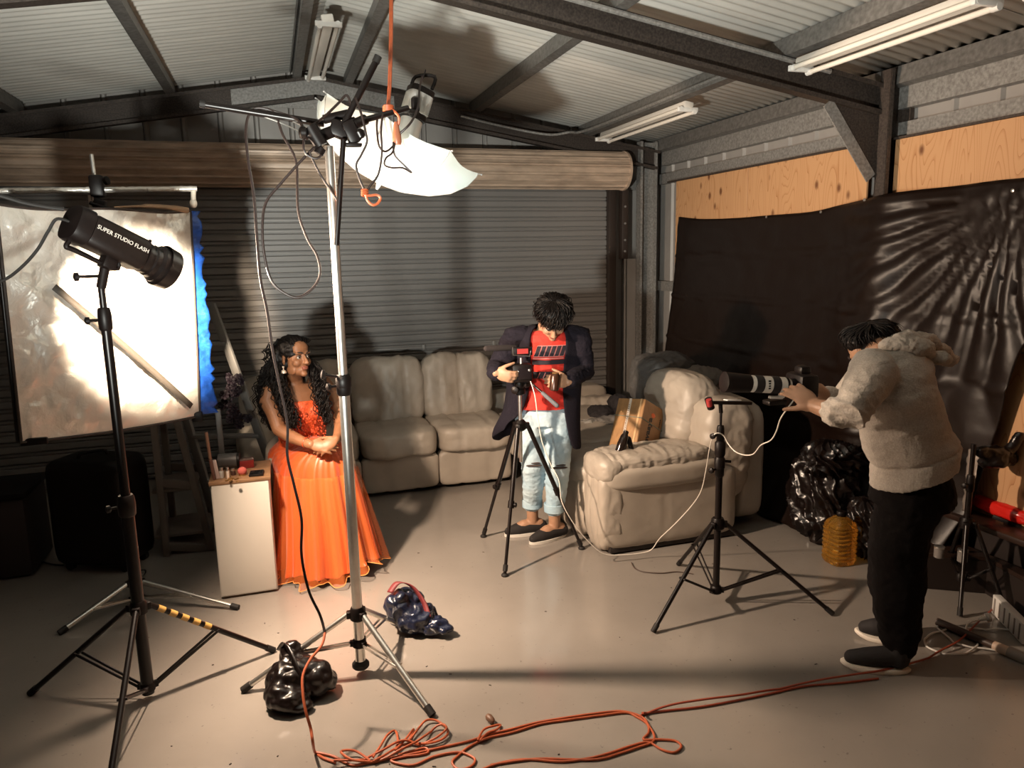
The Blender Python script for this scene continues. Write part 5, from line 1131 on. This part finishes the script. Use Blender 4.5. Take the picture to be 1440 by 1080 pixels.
        MB().loft(rows).build('sole', pm('cream_sole', (.74, .66, .56), .55), so_)
    MB().ell(G(1275, 912)+V(0, 0, .09), (.012, .012, .012)).build('reflective_dot', M_CHROME, t)
    hh2 = MB(); ellF(hh2, H, (0, -.022, .048), (.088, .104, .088)); ellF(hh2, H, (0, -.06, .0), (.082, .07, .075)); ellF(hh2, H, (0, .06, .088), (.062, .038, .036)); fuse('hair', hh2, .0065, M_HAIRK, t, 2, wrinkle(.009, 30))
    P = lambda c: H @ V(*c); gd = []
    for k in range(18):
        a = R(20*k); gd.append([P((.02*math.sin(a), -.02, .140)), P((.085*math.sin(a), .08*math.cos(a), .118)), P((.098*math.sin(a), .108*math.cos(a)-.01, .07))])
    strands(gd, 'hair_tufts', M_HAIRK, t, per=9, spread=.010, r=.0026, curl=.004, turns=1.2, n=18, seed=13)
photographer()
# ================================================================== CAMERAS, BOTTLE, CABLES, SMALL THINGS
def tripod():
    c = V(1.295, 3.94, 0); hz = .775; t = thing('camera_tripod', (1.295, 3.94, 0), 'black video tripod with spread legs standing in front of the man in the cardigan', 'tripod')
    hb = MB(); hb.lathe([(.02, -.03), (.032, -.02), (.034, .02), (.022, .035)], c+V(0, 0, hz), n=18)
    for fpx in ((680, 755), (710, 810), (818, 772)):
        fo = G(*fpx); fo.z = .012; d = (fo-c); d.z = 0; d.normalize(); sd = V(-d.y, d.x, 0); a = c+d*.045+V(0, 0, hz-.005); m = a.lerp(fo, .52)
        hb.box(c+d*.035+V(0, 0, hz), (.035, .03, .035), Matrix((d, sd, V(0, 0, 1))).transposed(), bev=.005)
        lo = MB().cyl(a, m, .0135, n=14).build('leg', M_BLACKMETAL, t); MB().cyl(m, fo, .0095, n=12).build('lower_tube', M_BLACKMETAL, lo)
        k = MB(); e = (fo-m).normalized(); k.cyl(m-e*.012, m+e*.03, .018, n=14); k.lathe([(.006, 0), (.014, .004), (.014, .014), (.006, .018)], m+e*.01+sd*.016, sd, 10); k.build('lock', M_BLACKPLASTIC, lo)
        k = MB(); k.cyl(fo-e*.05, fo-e*.015, .014, n=12); k.lathe([(.02, 0), (.021, .008), (.012, .016)], V(fo.x, fo.y, .001), n=14); k.build('foot_cap', M_RUBBER, lo)
    hb.build('collar', M_BLACKPLASTIC, t); MB().cyl(c+V(0, 0, .56), c+V(0, 0, .97), .0105, n=14).build('centre_column', M_CHROME, t)
    h = MB(); h.lathe([(.02, 0), (.03, .006), (.032, .03), (.024, .04), (.028, .05), (.03, .075), (.02, .09)], c+V(0, 0, .955), n=18); h.box(c+V(0, 0, 1.05), (.075, .07, .022), RZ(15), bev=.004); h.lathe([(.008, 0), (.022, .005), (.022, .02), (.01, .026)], c+V(-.03, -.02, .99), (-.6, -.8, 0), 12); h.box(c+V(.03, -.01, 1.02), (.04, .05, .04), RZ(30), bev=.008); h.build('pan_head', M_BLACKPLASTIC, t)
    a, b = U(746, 538, 3.90), U(784, 571, 3.74); hh = MB().cyl(a, a.lerp(b, .48), .007, n=10).build('pan_handle', M_BLACKMETAL, t); MB().limb([(a.lerp(b, .46), .011), (a.lerp(b, .98), .0125)], 12).build('hand_grip', pm('grey_foam', (.11, .115, .125), .8), hh)
tripod()
def vcam():
    c = U(733, 524, 3.92); t = thing('video_camera', V(c.x, c.y, c.z-.07), 'black video camera with shotgun microphone and lit red monitor on the tripod', 'camera')
    M = RZ(-8)
    MB().box(c, (.115, .085, .105), M, bev=.014).build('body', M_BLACKPLASTIC, t); MB().box(c+M @ V(.012, -.045, .0), (.078, .008, .062), M, bev=.003).build('rear_screen', pm('dark_glass', (.012, .009, .010), .1), t)
    b = MB(); b.cyl(c+M @ V(-.055, .0, .005), c+M @ V(-.13, 0.01, .005), .036, .040, 20); b.build('lens', M_BLACKMETAL, t)
    mb = MB(); a_, b_ = U(684, 490, 3.90), U(724, 489, 3.92); mb.limb([(a_, .0165), (b_, .0165)], 16); mb.cyl(b_, U(742, 492, 3.92), .010, n=12); mb.build('microphone', pm('mic_foam', (.018, .012, .011), .9), t)
    mo = MB().box(U(734, 494, 3.885), (.118, .014, .046), M, bev=.004).build('monitor', M_BLACKPLASTIC, t)
    sm = bpy.data.materials.new('lit_red_screen'); sm.use_nodes = True; p = sm.node_tree.nodes['Principled BSDF']; p.inputs['Base Color'].default_value = (.12, .01, .01, 1); p.inputs['Emission Color'].default_value = (1, .06, .04, 1); p.inputs['Emission Strength'].default_value = .55
    MB().box(U(735, 494, 3.876), (.062, .003, .028), M).build('screen', sm, mo)
    fr = MB(); q = [U(721, 488, 3.874), U(722, 499.5, 3.872), U(745, 501, 3.872), U(747, 488, 3.874)]; fr.tube(q, .0022, 6); fr.build('bezel', M_CHROME, mo)
    MB().cyl(c+V(0, 0, .05), c+V(0, 0, .085), .008, n=10).build('hot_shoe_post', M_CHROME, t); MB().lathe([(.004, 0), (.008, .002), (.008, .01), (.004, .012)], c+V(.03, -.05, .02), (0, -1, 0), 10).build('button', M_CHROME, t)
vcam()
bt = thing('drinks_can', U(779, 548, 3.885), 'small dark drinks can held in the hand of the man in the cardigan', 'can')
MB().lathe([(.022, 0), (.028, .006), (.028, .085), (.02, .098), (.018, .10), (.0, .10)], U(779, 549, 3.87), (.1, 0, 1), 20, caps=False).build('body', pm('can_brown', (.055, .022, .012), .25, .3), bt); MB().lathe([(.02, .097), (.021, .102), (.019, .103)], U(779, 549, 3.87), (.1, 0, 1), 20).build('rim', MATS['gold_metal'], bt)
def tele():
    a, b = U(1030, 538, 2.53), U(1116, 543, 2.50); d = (b-a).normalized(); L = (b-a).length; t = thing('camera', V(b.x, b.y, b.z-.06), 'black camera with a long white banded telephoto lens held by the photographer', 'camera')
    x = lambda px: (px-1030)/86*L
    def seg(p0, p1, r0, r1, m, nm): return MB().lathe([(r0*.9, x(p0)), (r0, x(p0)+.001), (r1, x(p1)-.001), (r1*.9, x(p1))], a, d, 28).build(nm, m, t)
    W_ = pm('lens_white', (.66, .60, .52), .35); K_ = M_BLACKPLASTIC
    seg(1018, 1053, .042, .037, K_, 'lens_hood'); seg(1053, 1059, .035, .035, W_, 'barrel_ring'); seg(1059, 1070, .036, .036, pm('ribbed_rubber', (.012, .009, .009), .6), 'focus_ring'); seg(1070, 1082, .035, .035, W_, 'barrel_ring'); seg(1082, 1093, .0365, .0365, MATS['ribbed_rubber'], 'zoom_ring'); seg(1093, 1102, .035, .035, W_, 'barrel_ring'); seg(1102, 1105, .036, .036, K_, 'collar'); seg(1105, 1109, .032, .030, W_, 'barrel_ring'); seg(1109, 1116, .030, .030, K_, 'mount')
    up = V(0, 0, 1); sw = MB(); q = a+d*x(1078)-CF*.034; 
    for k in range(4): sw.box(q+V(0, 0, .014-.010*k), (.009, .006, .006), bev=.001)
    sw.build('switches', K_, t)
    fo = MB(); fo.lathe([(.009, -.006), (.013, -.005), (.013, .005), (.009, .006)], a+d*x(1098)-V(0, 0, .042)-CF*.012, -CF, 14); fo.beam(a+d*x(1081)-V(0, 0, .052)-CF*.01, a+d*x(1099)-V(0, 0, .050)-CF*.01, .022, .012, bev=.004); fo.build('collar_foot', W_, t)
    MB().box(a+d*x(1090)-V(0, 0, .070), (.085, .05, .018), bev=.004).build('foot_plate', K_, t)
    MB().box(b+d*.045+V(0, .01, .004), (.085, .13, .105), RZ(-6), bev=.018).build('body', K_, t); MB().box(b+d*.045+V(0, .01, .068), (.05, .06, .04), RZ(-6), bev=.014).build('viewfinder', K_, t)
tele()
def oil():
    c = G(1179, 790); c.z = 0; t = thing('oil_bottle', c, 'large ribbed bottle of golden cooking oil with a black cap on the floor', 'bottle')
    m = pm('golden_oil', (.95, .50, .08), .06, trans=.88, spec=.6); m.node_tree.nodes['Principled BSDF'].inputs['IOR'].default_value = 1.36
    prof = [(.0, .001), (.066, .001), (.072, .010)]
    for k in range(8): z = .018+k*.0245; prof += [(.074, z), (.0765, z+.008), (.076, z+.015), (.0695, z+.020)]
    prof += [(.073, .218), (.062, .242), (.040, .262), (.024, .272), (.020, .276)]
    MB().lathe(prof, c, n=24, sq=4.0, caps=False).build('bottle', m, t, smooth=35); MB().lathe([(.024, .272), (.026, .275), (.026, .295), (.022, .30)], c, n=20).build('cap', M_BLACKPLASTIC, t)
oil()
# ---- things on the right behind the photographer
A_, B_, C_ = G(1300, 828), G(1385, 835), G(1450, 875)
def flat(*p): return [V(q.x, q.y, .003) for q in p]
cs = thing('equipment_case', V((A_.x+C_.x)/2+.1, A_.y+.1, 0), 'low dark equipment case on the floor behind the photographer', 'case')
MB().prism(flat(A_, B_, C_, V(3.35, C_.y+.02, 0), V(3.35, 3.05, 0), V(A_.x+.06, 3.05, 0)), (0, 0, .17)).build('body', pm('case_brown', (.012, .006, .004), .55), cs, smooth=0)
MB().prism([p+V(.0, .005, .172) for p in flat(A_, B_, C_, V(3.36, C_.y+.02, 0), V(3.36, 3.06, 0), V(A_.x+.06, 3.06, 0))], (0, 0, .02)).build('lid', pm('case_lid', (.022, .010, .006), .4), cs, smooth=0)
for i, (px, py, h, lb) in enumerate(((1320, 772, .06, 'clear jar at the far left of the dark equipment case'), (1353, 778, .065, 'clear jar standing in the middle of the dark equipment case'))):
    q = G(px, py+12, .20); t = thing('glass_jar', q, lb, 'jar'); MB().lathe([(.02, 0), (.024, .004), (.024, h*.8), (.020, h*.86)], q, n=16).build('body', pm('cloudy_glass', (.30, .27, .25), .15, trans=.4), t); MB().lathe([(.022, h*.84), (.025, h*.86), (.025, h), (.02, h*1.02)], q, n=16).build('lid', M_CHROME, t)
s5 = stand('light_stand', 'short black stand topped with a dark folded lamp at the right edge', 'light stand', (3.16, 2.62), .40, .12, [(3.0, 2.48), (3.24, 2.44), (3.24, 2.8)], .016, [(.22, .62, .014), (.58, .80, .011)], M_BLACKMETAL, legr=.010)
lp = MB(); lp.limb([(U(1378, 634, 2.62), .026), (U(1400, 640, 2.62), .05), (U(1424, 645, 2.66), .045)], 14); lp.limb([(U(1418, 636, 2.62), .03), (U(1434, 612, 2.6), .022)], 12); lp.ell(U(1396, 650, 2.62), (.075, .06, .03)); lp.ell(U(1432, 648, 2.66), (.035, .04, .04)); fuse('folded_lamp', lp, .008, M_VINYL, s5, 2, wrinkle(.010, 22))
rt = thing('red_tube', U(1410, 716, 2.66), 'glossy red padded roll lying against the plywood at the right edge', 'roll')
puff('roll', U(1414, 717, 2.66), (.10, .44, .075), pm('red_gloss', (.62, .018, .012), .2), rt, n=3.0, M=RZ(4) @ RX(3), sub=20, wr=.010, ws=9); MB().beam(U(1396, 726, 2.66), U(1436, 742, 2.55), .012, .02, bev=.003).build('strap', M_BLACKPLASTIC, rt)
sp = thing('silver_strip', U(1368, 680, 2.75), 'creased strip of shiny grey plastic hanging right of the photographer', 'plastic sheet')
P = []
for j in range(22):
    v = j/21; l, r_ = U(1362-10*v, 632+86*v, 2.78), U(1383-24*v, 628+92*v, 2.72); P.append([l.lerp(r_, i/6)+V(0, .012*mnoise.noise(V(i*.8, v*9, 0)), 0) for i in range(7)])
o = MB().grid(P).build('sheet', pm('shiny_grey', (.26, .22, .19), .22, .2), sp, smooth=80); o.modifiers.new('t', 'SOLIDIFY').thickness = .002
po = thing('broom_pole', V(2.9, 2.25, .02), 'dark wooden pole with a pale end lying on the floor at the right edge', 'pole')
a, b = G(1318, 874, .02), G(1398, 908, .02); MB().cyl(a, b, .018, n=14).build('pole', pm('dark_wood', (.05, .028, .02), .5), po); MB().cyl(b, b+(b-a).normalized()*.06, .022, n=14).build('pale_end', pm('pale_grip', (.55, .40, .30), .5), po); MB().cyl(b+(b-a).normalized()*.06, b+(b-a).normalized()*.26, .025, n=14).build('socket', pm('grey_socket', (.26, .22, .19), .45), po)
ps = thing('power_strip', G(1432, 890), 'white multi-socket power strip with cord standing on its edge on the floor', 'power strip')
q = G(1424, 890)+V(.02, .03, .052); Mx = RZ(-28); MB().box(q, (.035, .30, .095), Mx, bev=.005).build('body', M_WHITEPL, ps)
sk = MB()
for k in range(6): sk.box(q+Mx @ V(.0185, -.12+.048*k, .0), (.004, .032, .06), Mx, bev=.001)
for k in range(6): sk.box(q+Mx @ V(-.0185, -.12+.048*k, .0), (.004, .010, .075), Mx, bev=.001)
sk.build('sockets', pm('socket_grey', (.22, .19, .17), .5), ps)
wl_ = [(1424, 888), (1395, 887), (1365, 886), (1340, 886), (1320, 890), (1304, 897), (1300, 905), (1310, 916), (1335, 922), (1358, 920), (1374, 910), (1372, 897), (1360, 888), (1340, 882), (1318, 883), (1335, 900), (1350, 909), (1380, 914), (1420, 921)]
MB().tube([p+V(0, 0, .004+.006*abs(math.sin(i*.35))) for i, p in enumerate(catmull([G(*q) for q in wl_], 7))], .0042, 8).build('cord', M_WHITEPL, ps)
pg = MB(); c0 = G(1376, 884)+V(0, 0, .045); pg.lathe([(.006, 0), (.010, .01), (.012, .03), (.021, .034), (.021, .045), (.018, .048)], c0, (.85, -.3, .25), 16); pg.tube(catmull([c0, c0-V(.02, 0, .002), G(1360, 886)+V(0, 0, .03), G(1358, 893)+V(0, 0, .008), G(1366, 898)+V(0, 0, .005)], 5), .0042, 8); pg.build('plug', M_WHITEPL, ps)
# ---- white charging lead from the tripod camera across the sofa to the lens
wpt = [(746, 536, 3.87), (752, 556, 3.84), (756, 585, 3.84), (762, 620, 3.83), (774, 652, 3.80), (786, 676, 3.72), (790, 705, 3.66), (806, 735, 3.64), (828, 762, 3.63), (850, 779, 3.62), (880, 780, 3.61), (905, 777, 3.60), (917, 772, 3.58), (928, 757, 3.52), (948, 738, 3.44), (972, 712, 3.36), (986, 690, 3.27), (993, 660, 3.18), (998, 630, 3.05), (1003, 613, 2.985), (1010, 609, 2.968), (1018, 613, 2.965), (1024, 624, 2.95), (1034, 635, 2.88), (1048, 640, 2.82), (1060, 638, 2.75), (1070, 626, 2.68), (1084, 619, 2.62), (1092, 606, 2.56), (1098, 588, 2.50), (1110, 571, 2.45), (1118, 560, 2.44)]
tag(MB().tube(catmull([U(*q) for q in wpt], 6), .0028, 8).build('charging_cable', pm('white_cable', (.74, .68, .60), .5)), 'thin white cable looping from the tripod camera past the sofa arm to the long lens', 'cable')
tag(MB().tube([p+V(0, 0, .004) for p in catmull([G(888, 792), G(893, 800), G(905, 805), G(930, 807), G(952, 805), G(975, 808)], 5)], .003, 6).build('cable', pm('brown_cable', (.06, .035, .025), .6)), 'thin dark cable end on the floor under the sofa arm', 'cable')
# ---- cords
M_ORANGE = pm('orange_cord', (.40, .085, .028), .5, var=.15, vscale=30); M_DKCORD = pm('dark_cord', (.016, .007, .005), .5)
def cord(name, pts, r, m, parent=None, n=6, sides=8, closed=False): return MB().tube(catmull(pts, n, closed), r, sides).build(name, m, parent)
hc = thing('hanging_cord', U(548, 180, 3.05), 'doubled orange extension cord hanging from the roof with plug and loop', 'cable')
tp_ = V(.70, 4.2, zr(.70)-.10)
for o_ in (0, .016): cord('cord', [U(549+o_*150, -14, 3.4), U(548.5+o_*140, 60, 3.25), U(547+o_*120, 120, 3.12), U(545+o_*90, 150, 3.03)], .0052, M_ORANGE, hc)
kn = MB(); 
for k in range(4): kn.tube([U(546+2*math.sin(a*1.0)*3.2, 150+k*2+2.0*math.cos(a), 3.0+.018*math.cos(a)) for a in [2*PI*j/14 for j in range(14)]], .005, 6, closed=True)
kn.build('knot', M_ORANGE, hc)
pc = MB(); a, b = U(556, 160, 2.98), U(558, 192, 2.98); pc.lathe([(.006, 0), (.010, .01), (.013, .03), (.017, .05), (.018, .075), (.014, .085)], a+(b-a)*.35, b-a, 14); pc.build('plug', pm('plug_brown', (.30, .10, .05), .4), hc)
cord('cord', [U(547, 152, 3.0), U(554, 156, 2.98), U(561, 165, 2.97), U(560, 176, 2.98)], .005, M_ORANGE, hc)
cord('dark_lead', [U(558, 195, 2.98), U(553, 205, 2.97), U(542, 213, 2.96), U(533, 205, 2.96), U(530, 180, 2.97), U(531, 160, 2.98)], .0042, M_DKCORD, hc)
cord('dark_lead', [U(557, 194, 2.98), U(552, 214, 2.96), U(543, 222, 2.96), U(541, 232, 2.96), U(552, 236, 2.96), U(566, 236, 2.96), U(579, 243, 2.96), U(568, 232, 2.96), U(555, 218, 2.96), U(553, 200, 2.97)], .0038, M_DKCORD, hc)
cord('dark_lead', [U(560, 190, 2.98), U(578, 172, 2.97), U(588, 150, 3.1), U(590, 125, 3.3), U(594, 108, 3.34)], .0045, M_DKCORD, hc)
cord('loop_cord', [U(538, 160, 2.97), U(536, 185, 2.95), U(537, 215, 2.94), U(532, 245, 2.94), U(520, 262, 2.94), U(515, 272, 2.94)], .0045, M_DKCORD, hc)
cord('loop_cord', [U(500, 138, 2.92), U(508, 160, 2.9), U(514, 185, 2.9), U(516, 200, 2.91), U(508, 218, 2.92), U(501, 232, 2.93), U(505, 250, 2.94), U(513, 268, 2.94)], .0045, M_DKCORD, hc)
cord('loop_end', [U(513, 266, 2.94), U(514, 274, 2.935), U(520, 275, 2.935), U(530, 274, 2.935), U(535, 279, 2.935), U(531, 286, 2.935), U(524, 288, 2.935), U(517, 282, 2.935), U(514, 272, 2.935)], .005, M_ORANGE, hc)
kn2 = MB()
for k in range(3): kn2.tube([U(513+4*math.sin(a), 268+k*3+1.5*math.cos(a), 2.94+.012*math.cos(a)) for a in [2*PI*j/12 for j in range(12)]], .0045, 6, closed=True)
kn2.build('knot', M_ORANGE, hc)
# boom cable: from the boom arm down to the floor pile
bc = thing('boom_cable', U(440, 220, 2.93), 'long dark cable looped over the boom arm and dropping to the orange pile', 'cable')
cord('cable', [U(432, 196, 2.90), U(420, 170, 2.95), U(390, 158, 2.98), U(362, 152, 2.985), U(350, 162, 2.985), U(346, 185, 2.98), U(349, 225, 2.97), U(357, 275, 2.96), U(361, 330, 2.95), U(366, 390, 2.93), U(376, 440, 2.91), U(383, 490, 2.90), U(393, 540, 2.88), U(404, 595, 2.86), U(404, 640, 2.85), U(413, 680, 2.83), U(424, 730, 2.80), U(424, 780, 2.78), U(434, 830, 2.75), U(450, 865, 2.72), U(457, 890, 2.68)], .0052, M_DKCORD, bc, n=8)
cord('cable', [U(362, 152, 2.99), U(385, 158, 2.98), U(398, 190, 2.97), U(416, 225, 2.96), U(418, 260, 2.95), U(420, 300, 2.94), U(432, 335, 2.93), U(446, 360, 2.92), U(450, 385, 2.92), U(440, 405, 2.92), U(420, 418, 2.92), U(400, 412, 2.92), U(382, 395, 2.92), U(372, 360, 2.93), U(369, 320, 2.94), U(374, 285, 2.95), U(395, 258, 2.94), U(420, 230, 2.92), U(444, 205, 2.91)], .0048, M_DKCORD, bc, n=8)
cord('cable', [U(428, 190, 2.91), U(427, 208, 2.90), U(432, 218, 2.90), U(445, 223, 2.90), U(453, 216, 2.90), U(453, 208, 2.90), U(446, 205, 2.90), U(438, 212, 2.90), U(436, 216, 2.9), U(450, 245, 2.91), U(468, 272, 2.92), U(476, 285, 2.925)], .0045, M_DKCORD, bc, n=6)
cord('cable', [U(495, 152, 2.93), U(488, 134, 2.94), U(476, 145, 2.94), U(455, 165, 2.93), U(436, 178, 2.92)], .0048, M_DKCORD, bc, n=6)
cord('lower_cable', [U(457, 890, 2.68), U(452, 908, 2.63), U(436, 928, 2.58), U(426, 950, 2.53), U(426, 975, 2.48), U(430, 1000, 2.44), U(437, 1025, 2.41), U(440, 1045, 2.385), G(443, 1058, .008), G(455, 1066, .006), G(472, 1072, .006)], .0052, M_ORANGE, bc, n=8)
# orange extension cord heaped on the floor
pile = [[(443, 1060), (455, 1062), (470, 1066), (485, 1074), (500, 1078), (530, 1072), (560, 1066), (590, 1060), (625, 1052), (660, 1044), (690, 1034), (720, 1027), (755, 1018), (790, 1012), (830, 1006), (868, 1002), (890, 1005), (905, 1012), (912, 1022), (920, 1036), (917, 1046), (900, 1052), (870, 1062), (840, 1070), (800, 1070), (760, 1069), (720, 1073), (690, 1078)],
        [(525, 1070), (535, 1055), (545, 1038), (556, 1030), (560, 1048), (556, 1060), (570, 1045), (582, 1028), (576, 1044), (590, 1028), (600, 1018), (614, 1017), (626, 1024), (630, 1036), (620, 1046), (600, 1050), (575, 1048), (558, 1056), (540, 1068), (525, 1076)],
        [(470, 1078), (500, 1074), (520, 1068), (540, 1062), (560, 1052), (575, 1048), (590, 1050), (612, 1045), (628, 1034), (622, 1026), (610, 1028), (598, 1040), (585, 1052), (565, 1062), (545, 1070), (520, 1075), (495, 1076), (480, 1066), (500, 1063), (520, 1072)],
        [(560, 1064), (580, 1058), (598, 1054), (602, 1060), (588, 1064), (570, 1066), (550, 1072), (580, 1078), (610, 1066), (640, 1060), (655, 1062), (668, 1070), (662, 1080), (645, 1084), (636, 1074), (645, 1064), (660, 1052), (685, 1040), (720, 1032), (760, 1020), (800, 1014), (845, 1008), (880, 1004), (895, 1010), (910, 1020), (912, 1032), (905, 1042), (930, 1042), (950, 1044), (958, 1052), (948, 1060), (930, 1056), (912, 1046), (890, 1050), (860, 1060), (830, 1068), (790, 1073), (740, 1070), (700, 1076), (660, 1092)],
        [(672, 1046), (680, 1032), (692, 1026), (704, 1022), (698, 1030), (686, 1036), (676, 1046), (690, 1040)],
        [(906, 1012), (904, 1008), (915, 1004), (945, 998), (990, 992), (1040, 984), (1090, 972), (1140, 964), (1190, 958), (1240, 950), (1290, 934), (1320, 920), (1350, 906), (1382, 875), (1410, 850), (1445, 822)],
        [(905, 1016), (901, 1010), (908, 1005), (940, 1001), (985, 996), (1030, 988), (1080, 978), (1130, 967), (1185, 962), (1235, 956)]]
oc = thing('extension_cord', G(580, 1050), 'orange extension cord heaped on the floor in the foreground and running to the right', 'cable')
rnd = random.Random(2)
for i, pts in enumerate(pile):
    q = catmull([G(*p) for p in pts], 8); MB().tube([p+V(0, 0, .006+.010*(i % 3)*abs(math.sin(k*.09+i))) for k, p in enumerate(q)], .0043, 8).build('cord', M_ORANGE if i < 5 else pm('orange_cord_dark', (.30, .05, .02), .5), oc)
pl_ = MB(); pl_.lathe([(.006, 0), (.012, .008), (.014, .03), (.010, .04)], G(694, 1020)+V(0, 0, .014), (-.3, .9, .1), 12); pl_.build('plug', pm('brown_plug', (.14, .07, .04), .5), oc)
# leads of the studio flash leaving the frame on the left
fl2_ = thing('flash_lead', U(40, 350, 2.95), 'black mains lead curving from the rear of the studio flash out of frame', 'cable')
cord('lead', [b0+fa*.01-fs*.0, U(80, 308, 2.93), U(68, 325, 2.93), U(52, 352, 2.92), U(30, 376, 2.91), U(5, 394, 2.9), U(-40, 410, 2.88)], .0052, M_RUBBER, fl2_, 7)
cord('strap', [U(90, 294, 2.96), U(60, 290, 2.94), U(30, 284, 2.92), U(0, 275, 2.9), U(-40, 266, 2.88)], .0075, M_RUBBER, fl2_, 6)
zt = U(1414, 717, 2.66).z-.05
dsf = thing('storage_bench', (3.35, 2.45, 0), 'dark brown bench under the glossy red roll along the plywood wall', 'bench')
MB().box((3.36, 2.45, zt-.015), (.16, .95, .03), bev=.004).build('top', MATS['case_lid'], dsf)
for yy in (2.0, 2.9): MB().box((3.37, yy, (zt-.03)/2), (.13, .04, zt-.03), bev=.003).build('leg', MATS['case_brown'], dsf)
MB().box((3.43, 2.45, (zt-.03)/2), (.012, .88, zt-.04)).build('back_panel', MATS['case_brown'], dsf)
